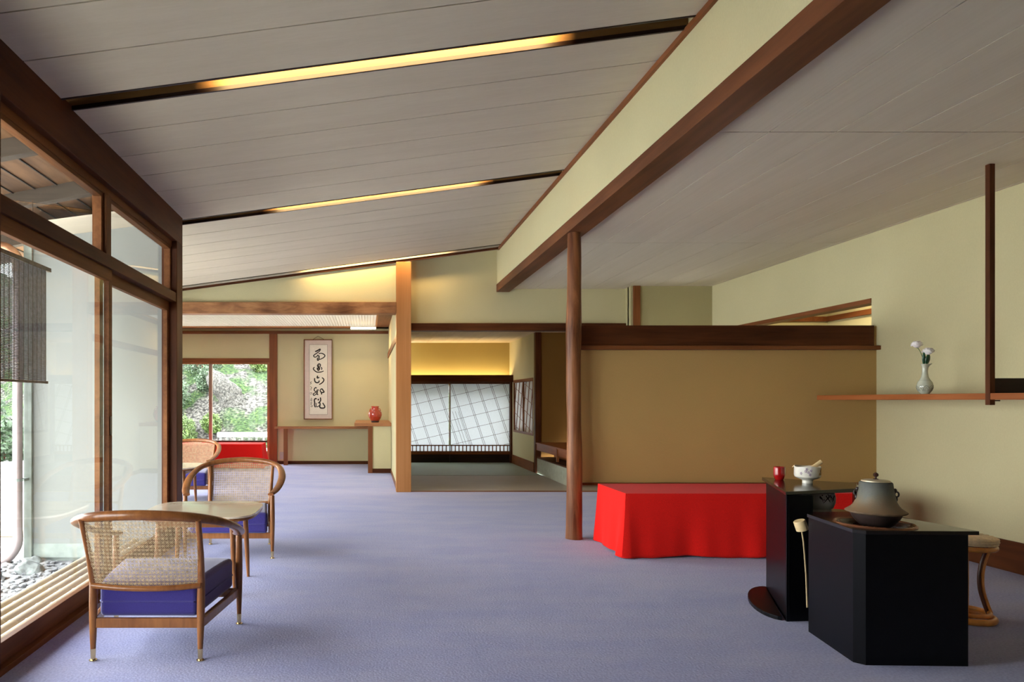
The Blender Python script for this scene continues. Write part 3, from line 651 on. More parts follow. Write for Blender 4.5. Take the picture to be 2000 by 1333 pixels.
# bamboo deck along the doors
for k in range(6):
    mb = MB(); pts = []; secs = []; x_ = -2.19+.078*k; off = random.random()*.3
    y = YB
    while y < 5.95:
        r_ = .036
        pts += [(0, y, 0), (0, y+.008, 0), (0, y+.016, 0)]; secs += [r_, r_+.003, r_]; y += .30+.02*random.random()
    mb.sweep(pts, secs, 12)
    o = mb.build('bamboo_pole', 'bamboo', smooth=True); o.location = (x_, 0, -.045)
    tag(o, ['outermost', 'second from the gravel', 'third from the gravel', 'fourth from the gravel', 'fifth from the gravel', 'innermost'][k]+' pale bamboo pole of the deck outside the glass doors', 'bamboo pole', 'bamboo poles of the deck')
tag(B('deck_bearer', 'weather', (-2.24, -1.78, 4.5, 4.59, -.2, -.084)), 'timber bearer under the bamboo deck', 'deck bearer')
for k in range(5):
    mb = MB(); mb.sweep([(-.5, 0, 0), (.55, 0, 0)], .04, 10); o = mb.build('bamboo_pole', 'bamboo', smooth=True); o.location = (-3.75, 7.1+.11*k, -.18)
    tag(o, ['nearest', 'second nearest', 'middle', 'second farthest', 'farthest'][k]+' short bamboo pole lying left of the downspout', 'bamboo pole', 'bamboo poles on the garden ground')
# downspout
dp = thing('downspout', 'mauve-grey round downspout pipe beside the cream outer wall', 'downspout', (-2.995, 5.85, -.2))
MB().sweep(cr([(-.13, 0, .02), (-.06, 0, .07), (0, 0, .17), (0, 0, .3)], 5)+[(0, 0, 1.2), (0, 0, 2.52)], .04, 16, up=(0, 1, 0)).build('pipe', 'zinc', dp, smooth=True)
MB().sweep(cr([(0, 0, 2.50), (-.005, 0, 2.62), (-.08, 0, 2.70), (-.18, 0, 2.73), (-.26, 0, 2.78)], 6), .045, 16, up=(0, 1, 0)).build('elbow', 'copper', dp, smooth=True)
for z in (.72, 2.0): MB().sweep([(0, 0, z-.012), (0, 0, z+.012)], .046, 16).box(0, .06, -.008, .1, z-.01, z+.01).build('bracket', 'foundation', dp)
# reed blind
bl = thing('reed_blind', 'dark reed roll-down blind hanging outside the glass at the far left', 'blind', (-2.5, 4.6, 1.34))
mb = MB(); z = .015
while z < .875: mb.box(-.002, .002, -.85, .715, z, z+.0086); z += .0108
mb.build('reed_slats', 'reed', bl)
mb = MB()
for q in range(24): y = -.84+q*.067; mb.box(-.0035, .0035, y, y+.0025, 0, .885)
mb.build('binding_strings', 'cord', bl)
MB().box(-.012, .012, -.87, .78, .87, .90).build('top_rod', 'reed_rod', bl); MB().box(-.008, .008, -.87, .735, -.008, .012).build('bottom_rod', 'reed_rod', bl)
for q in (-.5, .5): MB().sweep([(0, q, .89), (0, q, 1.36)], .004, 6).build('hanging_cord', 'cord', bl)

# ================================================================ FURNITURE
# ---- cane armchair (faces +Y)
def cane_mesh():
    mb = MB(); W0, W1, H = .238, .263, .322; p = .0185; q = .0023
    def P(u, v):                        # u across in metres, v up 0..H ; gently curved, leaning back
        f = v/H; return Vector((u, -.262-.10*f-.030*(1-(u/.25)**2)*(.6+.4*f), .350+v))
    def inside(u, v):
        if v < 0 or v > H-.012*(abs(u)/.25)**2*1.5: return False
        return abs(u) < W0+(W1-W0)*v/H
    def strand(fn, t0, t1, off, wd=q):
        step = .02; t_ = t0; run = []
        runs = []
        while t_ <= t1:
            u, v = fn(t_)
            if inside(u, v): run.append((u, v))
            else:
                if len(run) > 1: runs.append(run)
                run = []
            t_ += step/4
        if len(run) > 1: runs.append(run)
        for r_ in runs:
            r2 = r_[::6]+([r_[-1]] if (len(r_)-1) % 6 else [])
            if len(r2) < 2: continue
            mb.sweep([P(*x)+Vector((0, off, 0)) for x in r2], (wd/2, .0005), 4, up=(0, 1, 0))
    n_ = 15
    for i in range(-n_, n_+1):
        for s_ in (-1, 1):
            u_ = (i+.5)*p+s_*.13*p; strand(lambda t, u_=u_: (u_, t), 0, H, .0006)
    for j in range(0, 18):
        for s_ in (-1, 1):
            v_ = (j+.5)*p+s_*.13*p
            if v_ < H: strand(lambda t, v_=v_: (t, v_), -.27, .27, -.0006)
    for k in range(-32, 33):
        c_ = (k)*p
        strand(lambda t, c_=c_: (t+c_, t), 0, H, .0016, .0016); strand(lambda t, c_=c_: (c_-t, t), 0, H, -.0016, .0016)
    return mb
M['cane'] = plain('cane_strand', (.47, .34, .19), .5, var=.25, sc_=40)
CH_LABEL = 'horseshoe-back wooden armchair with cane back and violet blue seat'
def leg_mb(p0, p1, r0, rm, r1):
    mb = MB(); p0, p1 = Vector(p0), Vector(p1); pts = []; ss = []
    for i in range(11):
        f = i/10; pts.append(p0.lerp(p1, f)); ss.append(r0+(rm-r0)*math.sin(min(1, f/.65)*PI/2) if f < .65 else rm+(r1-rm)*((f-.65)/.35))
    return mb.sweep(pts, ss, 14)
def armchair():
    c = thing('cane_armchair', '', 'armchair'); 
    for s in (-1, 1):
        l = leg_mb((s*.2475, -.262, .05), (s*.250, -.252, .37), .012, .019, .018)
        l.sweep([(s*.250, -.252, .36), (s*.256, -.29, .50), (s*.262, -.358, .665)], [.018, .015, .013], 12)
        lg = l.build('leg', 'chairwood', c, smooth=True); MB().lathe([(.0105, .002), (.0125, .055)], (s*.2475, -.262, 0), 14, capt=True).lathe([(.018, 0), (.018, .004)], (s*.2475, -.262, 0), 14, capt=True).build('ferrule', 'brass', lg, smooth=True)
        l = leg_mb((s*.33, .255, .05), (s*.33, .252, .478), .0115, .019, .016)
        lg = l.build('leg', 'chairwood', c, smooth=True); MB().lathe([(.0105, .002), (.0125, .055)], (s*.33, .255, 0), 14, capt=True).lathe([(.018, 0), (.018, .004)], (s*.33, .255, 0), 14, capt=True).build('ferrule', 'brass', lg, smooth=True)
    mb = MB()
    mb.bar((-.25, -.255, .172), (.25, -.255, .172), .022, .045).bar((-.33, .24, .172), (.33, .24, .172), .022, .045)
    for s in (-1, 1): mb.bar((s*.25, -.255, .172), (s*.318, .245, .172), .024, .045)
    mb.build('seat_frame', 'chairwood', c, bev=.004)
    # cushion
    mb = MB()
    mb.plan([(-.228, -.235), (.228, -.235), (.295, .275), (-.295, .275)], .192, .35)
    bmesh.ops.subdivide_edges(mb.bm, edges=mb.bm.edges, cuts=6, use_grid_fill=True)
    for v in mb.bm.verts:
        if v.co.z > .34:
            f = 1-(abs(v.co.x)/.30)**4; g = 1-(abs(v.co.y-.02)/.26)**4; v.co.z += .018*max(0, f)*max(0, g)
    cu = mb.build('seat_cushion', 'bluecloth', c, bev=.022, smooth=True, seg=4)
    mb = MB(); q = [(-.229, -.236), (.229, -.236), (.296, .276), (-.296, .276)]
    pts = [(x_, y_, .262) for x_, y_ in q]
    dense = []
    for i in range(4):
        a, b_ = Vector(pts[i]), Vector(pts[(i+1) % 4]); 
        for f in (.04, .5, .96): dense.append(a.lerp(b_, f))
    mb.sweep(dense, .004, 6, closed=True); mb.build('piping', 'bluecloth', cu, smooth=True)
    # arm rail
    key = [(-.318, .262, .487), (-.348, .16, .508), (-.368, .02, .553), (-.363, -.12, .600), (-.318, -.27, .648), (-.205, -.365, .680), (0, -.402, .694)]
    key = key+[(-a, b_, z) for a, b_, z in key[-2::-1]]
    sec = [(.026, .012), (.029, .013), (.030, .0145), (.029, .017), (.026, .020), (.021, .022), (.018, .023)]
    sec = sec+sec[-2::-1]
    full = cr([k_+s_ for k_, s_ in zip(key, sec)], 8)
    mb = MB(); mb.sweep([f[:3] for f in full], [tuple(f[3:]) for f in full], 14); mb.build('arm_rail', 'chairwood', c, smooth=True)
    mb = MB()
    lo = [(-.25, -.268, .348), (-.13, -.285, .341), (0, -.292, .339), (.13, -.285, .341), (.25, -.268, .348)]
    mb.sweep(cr(lo, 5), (.012, .013), 10)
    mb.build('back_rail', 'chairwood', c, smooth=True)
    cane_mesh().build('cane_panel', 'cane', c)
    return c
def copy_tree(o, parent=None):
    c = o.copy(); COL.objects.link(c); c.parent = parent
    for ch in list(o.children): copy_tree(ch, c)
    return c
GC = 'cane armchairs by the windows'
ch1 = armchair(); ch1['group'] = GC
ch1['label'] = 'nearest cane-back armchair, seen from behind beside the sliding glass door'; ch1.location = (-1.018, 3.415, 0)
ch2 = copy_tree(ch1); ch2['label'] = 'cane-back armchair facing the camera, beyond the low glossy table'; ch2.location = (-1.055, 5.44, 0); ch2.rotation_euler = (0, 0, PI+R(1))
ch3 = copy_tree(ch1); ch3['label'] = 'farthest cane-back armchair, half hidden behind the end post'; ch3.location = (-2.19, 8.30, 0); ch3.rotation_euler = (0, 0, PI)
def superel(a, b_, n_=48, e=4.2):
    return [(a*math.copysign(abs(math.cos(2*PI*k/n_))**(2/e), math.cos(2*PI*k/n_)), b_*math.copysign(abs(math.sin(2*PI*k/n_))**(2/e), math.sin(2*PI*k/n_))) for k in range(n_)]
def low_table():
    c = thing('coffee_table', '', 'table')
    MB().plan(superel(.36, .335), .487, .500).build('table_top', 'tabletop', c, bev=.003)
    MB().plan(superel(.357, .332), .470, .4868).build('top_edge', 'chairwood', c, bev=.003)
    mb = MB()
    for s in (-1, 1): mb.bar((s*.22, -.22, .445), (s*.22, .22, .445), .02, .05).bar((-.22, s*.22, .445), (.22, s*.22, .445), .02, .05)
    mb.build('apron', 'chairwood', c, bev=.003)
    for sx in (-1, 1):
        for sy in (-1, 1): leg_mb((sx*.245, sy*.235, 0), (sx*.225, sy*.22, .47), .010, .017, .019).build('leg', 'chairwood', c, smooth=True)
    return c
t1 = low_table(); t1['group'] = 'low tables between the armchairs'; t1['label'] = 'low glossy wooden table between the two nearest armchairs'; t1.location = (-1.055, 4.42, 0)
t2 = copy_tree(t1); t2['label'] = 'farther low table, mostly hidden by the end post of the glass wall'; t2.location = (-2.15, 7.38, 0)

# ---- benches under red felt
def bench(name, label, loc, L, D, H, seed, wall_gap=0):
    c = thing(name, label, 'bench', loc); rr = random.Random(seed)
    B('bench_top', 'redX', (.02, L-.02, .02, D-.02, H-.05, H-.006), parent=c)
    for x_ in (.12, L-.12):
        for y_ in (.10, D-.10): B('leg', 'redZ', (x_-.03, x_+.03, y_-.03, y_+.03, 0, H-.05), parent=c)
    mb = MB(); per = []; NX, NY = 150, 56; rad = .012
    corners = [(0, 0), (L, 0), (L, D), (0, D)]
    for i, nseg in enumerate((NX, NY, NX, NY)):
        a, b_ = Vector(corners[i]), Vector(corners[(i+1) % 4]); nrm = Vector(((b_-a).y, -(b_-a).x)).normalized()
        for k in range(nseg):
            f = k/nseg; per.append((a.lerp(b_, f), nrm, f, i))
    NP = len(per); rows = 22; rings = []
    ctr = Vector((L/2, D/2))
    ph = [rr.uniform(0, 6) for _ in range(6)]
    for r_ in range(rows+1):
        t_ = r_/rows; z = H-.002-(H-.010)*t_ if r_ else H; ring = []
        for idx, (p, nrm, f, side) in enumerate(per):
            ln = L if side in (0, 2) else D; s_ = f*ln
            ce = math.exp(-((s_)/.10)**2)+math.exp(-((ln-s_)/.10)**2)
            wv = .010*math.sin(s_*7+ph[0]+side)+.008*math.sin(s_*17+ph[1]+side*2)+.004*math.sin(s_*31+ph[2])
            out_ = t_*(.022+wv*(.3+t_))+ .028*ce*t_**1.5
            d2 = nrm
            if f < .02 : d2 = (nrm+per[idx-1][1]).normalized() if f == 0 else nrm
            q = p+d2*out_
            zz = z
            if r_ == rows: zz = .010+.006*math.sin(s_*9+ph[3])+.012*max(0, ce-.3)*0
            ring.append(mb.bm.verts.new((q.x, q.y, max(.004, zz))))
        rings.append(ring)
    for r0, r1 in zip(rings, rings[1:]):
        for k in range(NP): mb.bm.faces.new((r0[k], r0[(k+1) % NP], r1[(k+1) % NP], r1[k]))
    mb.bm.faces.new(rings[0])
    cl = mb.build('felt_cloth', 'redcloth', c, smooth=True)
    so = cl.modifiers.new('thick', 'SOLIDIFY'); so.thickness = .003; so.offset = 1
    return c
bench('felt_bench', 'low bench under bright red felt in front of the ochre partition', (1.975, 5.215, 0), 1.93, .62, .488, 3)
bench('felt_bench', 'distant red felt bench in front of the back window', (-3.5, 12.03, 0), 1.64, .48, .43, 5)

# ---- wall shelf with hanging post (right wall)
ws = thing('wall_shelf', 'long orange-brown floating shelf on the right wall with a slim hanging post', 'shelf', (XR, 4.3, 1.2))
B('shelf_board', 'shelf', (-.575, 0, -3.0, 1.68, .006, .047), parent=ws, bev=.003)
B('hanging_post', 'darkZ', (-.578-.0, -.544, .015, .048, -.028, 1.5), parent=ws, bev=.002)
B('cross_board', 'black_woodX', (-.545, 0, .02, .045, .047, .142), parent=ws, bev=.002)  # black wood colour stands in for shade on the board's face
B('peg', 'black_woodX', (-.545, -.50, .028, .036, -.004, .004), parent=ws)
# vase with flowers
va = thing('bottle_vase', 'small pale celadon bottle vase with a spout lip on the long shelf', 'vase', (4.085, 5.0, 1.247)); va.scale = (.80, .80, 1); va.rotation_euler = (0, 0, R(-39))
prof = [(.032, 0), (.034, .006), (.048, .020), (.061, .045), (.062, .062), (.054, .088), (.040, .104), (.028, .125), (.0225, .155), (.021, .185), (.024, .205), (.032, .220), (.030, .2215), (.020, .205), (.017, .15)]
mb = MB(); mb.lathe(prof, n=40)
for v in mb.bm.verts:
    rr_ = math.hypot(v.co.x, v.co.y); c5 = max(0, v.co.x/rr_ if rr_ > 1e-6 else 0)**6
    if v.co.z > .195 and rr_ > .0195: v.co.x += .022*min(1, (v.co.z-.195)/.025)*c5; v.co.z += .003*c5
mb.build('body', 'celadon', va, smooth=True)
mb = MB()
mb.sweep([(.0435*math.cos(a)*1.0, .0435*math.sin(a), .100) for a in [2*PI*k/40 for k in range(40)]], .0008, 5, closed=True)
def rad(z):
    for (r0, z0), (r1, z1) in zip(prof, prof[1:]):
        if z0 <= z <= z1: return r0+(r1-r0)*(z-z0)/(z1-z0)
    return .03
for k in range(9):
    a0 = 2*PI*k/9
    for s_ in (-1, 1):
        mb.sweep([((rad(z)+.0006)*math.cos(a0+s_*w_), (rad(z)+.0006)*math.sin(a0+s_*w_), z) for z, w_ in ((.022, .34), (.035, .38), (.048, .30), (.058, .16), (.063, 0))], .0013, 5)
        mb.sweep([((rad(z)+.0006)*math.cos(a0+s_*w_), (rad(z)+.0006)*math.sin(a0+s_*w_), z) for z, w_ in ((.022, .16), (.032, .18), (.042, .10), (.048, 0))], .0011, 5)
mb.build('incised_petals', 'celadon_dark', va, smooth=True)
def carnation(label, base, head, r_, leaves):
    o = thing('white_flower', label, 'flower', base); b0 = Vector(base); h = Vector(head)-b0
    MB().sweep(cr([(0, 0, 0), (h.x*.12, h.y*.2, h.z*.4), (h.x*.5, h.y*.6, h.z*.75), (h.x*.95, h.y, h.z*.96)], 5), .0022, 7).build('stem', 'stemgreen', o, smooth=True)
    mb = MB(); rr = random.Random(int(r_*1e4)+5)
    for lay in range(5):
        n_ = 5+lay*2; el = R(78-lay*20)
        for k in range(n_):
            a = 2*PI*k/n_+lay*.6+rr.uniform(-.15, .15); e = el+R(12)+rr.uniform(-.1, .1)
            d = Vector((math.cos(a)*math.cos(e), math.sin(a)*math.cos(e), math.sin(e)*1.0)); u = Vector((-math.sin(a), math.cos(a), 0)); nn = d.cross(u)
            L_ = r_*(.75+.28*rr.random()); wd = r_*.7
            grid = []
            for i in range(4):
                f = i/3; row = []
                for j in range(5):
                    g = (j-2)/2; w_ = wd*math.sin(PI*(.12+.62*f))
                    row.append(mb.bm.verts.new(h+d*(L_*f)+u*(w_*g)+nn*(.25*r_*(g*g)*f)+d*(rr.uniform(-.06, .06)*r_ if i == 3 else 0)+nn*(rr.uniform(-.1, .1)*r_ if i == 3 else 0)))
                grid.append(row)
            for i in range(3):
                for j in range(4): mb.bm.faces.new((grid[i][j], grid[i][j+1], grid[i+1][j+1], grid[i+1][j]))
    mb.ball(h+Vector((0, 0, r_*.28)), (r_*.66, r_*.66, r_*.62), 2)
    hd = mb.build('petals', 'white_petal', o, smooth=True); so = hd.modifiers.new('t', 'SOLIDIFY'); so.thickness = .0008
    MB().lathe([(.003, -.014), (.008, -.008), (.010, .002), (.006, .006)], tuple(h), 12).build('calyx', 'stemgreen', o, smooth=True)
    for (p, q, wd) in leaves:
        mb = MB(); p, q = Vector(p)-b0, Vector(q)-b0; d = q-p; u = d.cross(Vector((0, 1, .1))).normalized()*wd; nn = Vector((0, -1, 0)); gr = []
        for i in range(8):
            f = i/7; w_ = math.sin(PI*min(.98, .1+.88*f))**.8; c_ = p+d*f
            gr.append([mb.bm.verts.new(c_+u*w_), mb.bm.verts.new(c_+nn*.006*w_), mb.bm.verts.new(c_-u*w_)])
        for i in range(7):
            for j in range(2): mb.bm.faces.new((gr[i][j], gr[i][j+1], gr[i+1][j+1], gr[i+1][j]))
        l_ = mb.build('leaf', 'leaf', o, smooth=True); so = l_.modifiers.new('t', 'SOLIDIFY'); so.thickness = .0012
carnation('upper white blossom leaning left from the celadon vase', (4.080, 5.0, 1.42), (4.018, 4.99, 1.598), .038, [((4.074, 4.995, 1.462), (4.066, 4.985, 1.560), .014)])
carnation('lower white blossom just above the mouth of the celadon vase', (4.090, 5.002, 1.42), (4.095, 4.982, 1.546), .039, [((4.090, 4.99, 1.462), (4.094, 4.975, 1.548), .018), ((4.094, 5.0, 1.46), (4.112, 4.99, 1.555), .010)])

# ---- black tea stand, higher rear table
def curve_plate(outer, hole, z0, z1, name, mat, parent, bev=.002):
    """flat plate with an optional round hole"""
    mb = MB(); bm = mb.bm
    if hole is None: mb.plan(outer, z0, z1)
    else:
        (hx, hy, hr) = hole; n_ = 72; ci = [(hx+hr*math.cos(2*PI*k/n_), hy+hr*math.sin(2*PI*k/n_)) for k in range(n_)]
        def hit(a):                                  # ray from the hole centre to the outline
            d = (math.cos(a), math.sin(a)); best = None
            for (x0, y0), (x1, y1) in zip(outer, outer[1:]+outer[:1]):
                ex, ey = x1-x0, y1-y0; den = d[0]*ey-d[1]*ex
                if abs(den) < 1e-12: continue
                t_ = ((x0-hx)*ey-(y0-hy)*ex)/den; s_ = ((x0-hx)*d[1]-(y0-hy)*d[0])/den
                if t_ > 0 and -1e-6 <= s_ <= 1+1e-6 and (best is None or t_ < best): best = t_
            return (hx+d[0]*best, hy+d[1]*best)
        angs = sorted(set([2*PI*k/n_ for k in range(n_)]+[math.atan2(y-hy, x-hx) % (2*PI) for x, y in outer]))
        I = [(hx+hr*math.cos(a), hy+hr*math.sin(a)) for a in angs]; O = [hit(a) for a in angs]
        V = [[bm.verts.new((x, y, z)) for x, y in L_] for L_, z in ((I, z0), (O, z0), (O, z1), (I, z1))]
        L_ = len(angs)
        for k in range(L_):
            k2 = (k+1) % L_
            for r_ in range(4): a, b_ = V[r_], V[(r_+1) % 4]; bm.faces.new((a[k], a[k2], b_[k2], b_[k]))
    return mb.build(name, mat, parent, bev=bev)
sb = thing('tea_stand', 'taller black lacquered tea stand behind, holding the red cup and tea bowl', 'tea stand', (2.6, 4.0, 0))
def rel(pts, o): return [(x-o[0], y-o[1]) for x, y in pts]
OB = (2.6, 4.0)
curve_plate(rel([(2.268, 3.698), (2.745, 3.83), (2.935, 4.085), (2.545, 4.40)], OB), None, .686, .706, 'top_board', 'black_top', sb, .003)
MB().plan(rel([(2.275, 3.705), (2.292, 3.702), (2.545, 4.31), (2.525, 4.32)], OB), 0, .686).build('side_panel', 'black', sb, bev=.002)
MB().plan(rel([(2.275, 3.703), (2.425, 3.712), (2.425, 3.730), (2.280, 3.722)], OB), 0, .686).build('front_panel', 'black', sb, bev=.002)
MB().plan(rel([(2.755, 3.86), (2.765, 3.855), (2.90, 4.06), (2.89, 4.066)], OB), 0, .686).build('side_panel', 'black', sb, bev=.001)
curve_plate(rel([(2.30, 3.735), (2.755, 3.865), (2.89, 4.06), (2.545, 4.30)], OB), None, .530, .548, 'lower_shelf', 'black_top', sb, .002)
a0 = Vector((2.262, 3.72)); a1 = Vector((2.53, 4.33)); ax = (a1-a0); nn = Vector((-ax.y, ax.x)).normalized()
arc = [tuple(a0+ax*(.5-.5*math.cos(PI*k/20))+nn*(math.sin(PI*k/20)*.13)) for k in range(21)]
MB().plan(rel(arc, OB), 0, .022).build('semicircular_foot', 'black', sb, bev=.003)
# nearer low table that holds the brazier
OA = (2.45, 3.3)
sa = thing('brazier_table', 'nearer black lacquered table with a sunken brazier under the iron kettle', 'tea table', (OA[0], OA[1], 0))
HC = (2.425, 3.262)
TOPA = [(2.224, 3.128), (2.258, 3.088), (2.757, 3.074), (2.735, 3.25), (2.700, 3.405), (2.56, 3.625), (2.332, 3.605), (2.288, 3.55)]
curve_plate(rel(TOPA, OA), (HC[0]-OA[0], HC[1]-OA[1], .150), .594, .611, 'top_board', 'black_top', sa, .0015)
body = [(2.228, 3.13), (2.260, 3.094), (2.712, 3.080), (2.728, 3.105), (2.715, 3.25), (2.68, 3.40), (2.55, 3.60), (2.335, 3.59), (2.292, 3.545)]
mb = MB(); bo = rel(body, OA); n_ = len(bo)
lo_ = [mb.bm.verts.new((x, y, 0)) for x, y in bo]; hi_ = [mb.bm.verts.new((x, y, .594)) for x, y in bo]
for k in range(n_): mb.bm.faces.new((lo_[k], lo_[(k+1) % n_], hi_[(k+1) % n_], hi_[k]))
o = mb.build('body_panels', 'black', sa); so = o.modifiers.new('t', 'SOLIDIFY'); so.thickness = .014; so.offset = -1
c_ = (HC[0]-OA[0], HC[1]-OA[1], 0)
mb = MB(); mb.lathe([(.150, .600), (.150, .613), (.156, .619), (.163, .617), (.166, .611)], c_, 64, capb=False); mb.build('ring', 'copperring', sa, smooth=True)
mb = MB(); mb.lathe([(.149, .612), (.148, .585), (.135, .565), (.10, .555), (.02, .552)], c_, 48, capb=False, capt=True); o = mb.build('brazier_bowl', 'bowl_inside', sa, smooth=True); so = o.modifiers.new('t', 'SOLIDIFY'); so.thickness = .004
for k in range(3):
    a = R(250+120*k); MB().sweep([(c_[0]+.085*math.cos(a), c_[1]+.085*math.sin(a), .556), (c_[0]+.075*math.cos(a), c_[1]+.075*math.sin(a), .592)], [.012, .008], 10).build('trivet_foot', 'lidmetal', sa, smooth=True)
# kettle
KZ = .590
kt = thing('iron_kettle', 'old grey-green iron tea kettle with flared skirt and pale lid on the near black table', 'kettle', (HC[0]+.006, HC[1], KZ))
z_ = lambda z: z-KZ
MB().lathe([(.1215, .674), (.112, .681), (.100, .690), (.089, .704), (.081, .721), (.0765, .740), (.073, .759), (.069, .785), (.0665, .806), (.064, .811), (.058, .813)], (0, 0, -KZ), 64, capb=False, capt=True).build('body', 'iron', kt, smooth=True)
MB().lathe([(.098, .660), (.119, .666), (.1235, .670), (.1235, .6725), (.121, .675)], (0, 0, -KZ), 64).build('skirt', 'iron_rust', kt, smooth=True)
MB().lathe([(.040, .592), (.062, .604), (.075, .616), (.0915, .637), (.101, .655), (.103, .666)], (0, 0, -KZ), 48, capt=True).build('lower_bowl', 'iron_dark', kt, smooth=True)
ld = MB().lathe([(.0585, .8135), (.058, .818), (.048, .8215), (.025, .824), (.0, .8245)], (0, 0, -KZ), 48).build('lid', 'lidmetal', kt, smooth=True)
MB().lathe([(.012, .823), (.011, .826), (.004, .829), (.004, .835), (.009, .838), (.0115, .845), (.009, .852), (.003, .856), (.0, .8565)], (0, 0, -KZ), 20).build('knob', 'knob', ld, smooth=True)
for a in (R(155), R(-32)):
    d = Vector((math.cos(a), math.sin(a), 0)); u = Vector((0, 0, 1)); o0 = d*.079+u*(.757-KZ)
    mb = MB(); mb.sweep([o0+d*(.008*math.cos(q))+u*(.012*math.sin(q)) for q in [2*PI*k/14 for k in range(14)]], 0.0038, 8, closed=True, up=tuple(d.cross(u)))
    mb.ball(o0+u*.018-d*.006, (.008, .008, .010), 2); mb.ball(o0-u*.022-d*.002, (.007, .007, .014), 2); mb.build('lug', 'iron_dark', kt, smooth=True)
# ladle
ll = thing('bamboo_ladle', 'pale bamboo ladle hanging upright in the gap between the two black tables', 'ladle', (2.292, 3.615, 0))
mb = MB(); tilt = Matrix.Rotation(R(22), 4, 'Y')
mb.lathe([(.0, -.026), (.026, -.026), (.029, -.022), (.030, .026), (.0275, .026), (.0265, -.02), (0, -.021)], n=28, capb=False)
mb.bm.transform(Matrix.Translation((.005, 0, .540)) @ Matrix.Rotation(R(160), 4, 'Y'))
mb.build('cup', 'bamboo_tool', ll, smooth=True)
MB().sweep([(.006, -.005, .515), (.016, -.005, .45), (.030, -.004, .28), (.037, -.003, .105)], [(.004, .0032), (.004, .003), (.0045, .003), (.005, .003)], 8).build('handle', 'bamboo_tool', ll, smooth=True)
# red cup
cu_ = thing('red_cup', 'glossy red ribbed tea caddy cup on the taller black stand', 'cup', (2.575, 4.265, .706)); cu_.scale = (.87, .87, 1)
prof = [(.024, 0), (.030, .008), (.0365, .028)]
for q in range(5): prof += [(.0375, .034+q*.008), (.0368, .038+q*.008)]
prof += [(.0375, .078), (.035, .081), (.033, .078), (.030, .02), (.0, .016)]
MB().lathe(prof, n=40).build('body', 'redlacquer', cu_, smooth=True)
# tea bowl
tb = thing('tea_bowl', 'cream tea bowl painted with violet flowers on the taller black stand', 'bowl', (2.638, 4.09, .706)); tb.scale = (.88, .88, 1)
bp = [(.031, 0), (.031, .016), (.036, .021), (.062, .030), (.075, .038), (.079, .050), (.0785, .085), (.080, .100), (.078, .102), (.075, .098), (.074, .055), (.055, .036), (.0, .030)]
mb = MB(); mb.lathe(bp, n=48)
for v in mb.bm.verts:
    if v.co.z > .09: v.co.z += .003*math.sin(3*math.atan2(v.co.y, v.co.x)+1)
mb.build('body', 'bowl', tb, smooth=True)
def onbowl(a, z, off=.0006): return Vector(((.0788+off)*math.cos(a), (.0788+off)*math.sin(a), z))
mb = MB(); rr = random.Random(4)
for (a, z) in ((R(-130), .075), (R(-118), .068), (R(-108), .079), (R(-150), .062), (R(-112), .055), (R(-125), .088)):
    for k in range(5):
        q = 2*PI*k/5; mb.ball(onbowl(a+.06*math.cos(q), z+.0055*math.sin(q), 0), (.0042, .0042, .0038), 1)
mb.build('flower_painting', 'violet', tb)
mb = MB()
for (a, z) in ((R(-52), .075), (R(-45), .06), (R(-60), .058), (R(-48), .088)): mb.ball(onbowl(a, z, -.002), (.006, .006, .010), 2)
mb.build('ochre_painting', 'ochre', tb)
wk = thing('tea_whisk', 'pale bamboo whisk with its handle leaning out of the tea bowl', 'whisk', (2.638, 4.09, .745)); wk.scale = (.88, .88, 1)
p0, p1 = Vector((.022, 0, .045)), Vector((.088, -.01, .090))
MB().sweep([p0, p0.lerp(p1, .5), p1], [.0125, .0125, .0128], 18).build('handle', 'bamboo_tool', wk, smooth=True)
mb = MB(); d = (p0-p1).normalized(); u = d.orthogonal().normalized(); v_ = d.cross(u)
for k in range(20):
    a = 2*PI*k/20; e = u*math.cos(a)+v_*math.sin(a); mb.sweep([p0+e*.010, p0+d*.02+e*.016, p0+d*.038+e*.014], .0008, 4)
mb.build('tines', 'bamboo_tool', wk)
sp = MB().sweep(cr([(-.108, -.012, .096), (-.097, -.012, .106), (-.084, -.01, .109), (-.03, 0, .106), (.04, .02, .104), (.074, .03, .106)], 5), (.0045, .0013), 8).build('tea_scoop', 'bamboo_tool', smooth=True)
sp.scale = (.9, .88, 1); sp.location = (2.638, 4.09, .706); tag(sp, 'thin curved bamboo scoop lying across the tea bowl', 'scoop')
# water jar
wj = thing('water_jar', 'white porcelain water jar with dark plant painting under the taller stand', 'jar', (2.650, 4.03, .548)); wj.scale = (.86, .86, 1)
MB().lathe([(.085, 0), (.088, .006), (.086, .018), (.100, .026), (.112, .055), (.114, .085), (.108, .110), (.095, .118), (.09, .120)], n=48, capt=True).build('body', 'porcelain', wj, smooth=True)
MB().lathe([(.088, .1202), (.088, .124), (.02, .128)], n=32, capt=True).build('lid', 'bluepaint', wj, smooth=True)
mb = MB(); rr = random.Random(9)
def onjar(a, z):
    r_ = .087+(.114-.087)*min(1, max(0, (z-.018)/.05)); return Vector((r_*math.cos(a), r_*math.sin(a), z))
for s0, pth in enumerate((((-98, .030), (-101, .06), (-106, .085), (-112, .100)), ((-78, .030), (-74, .055), (-66, .078), (-58, .102)), ((-101, .06), (-92, .08), (-82, .095)), ((-74, .055), (-82, .075), (-92, .098)), ((-66, .078), (-74, .092), (-78, .105)))):
    mb.sweep([onjar(R(a), z) for a, z in pth], .0028, 6)
for _ in range(14): mb.ball(onjar(R(rr.uniform(-112, -62)), rr.uniform(.075, .11)), .0042, 1)
mb.build('plant_painting', 'bluepaint', wj)
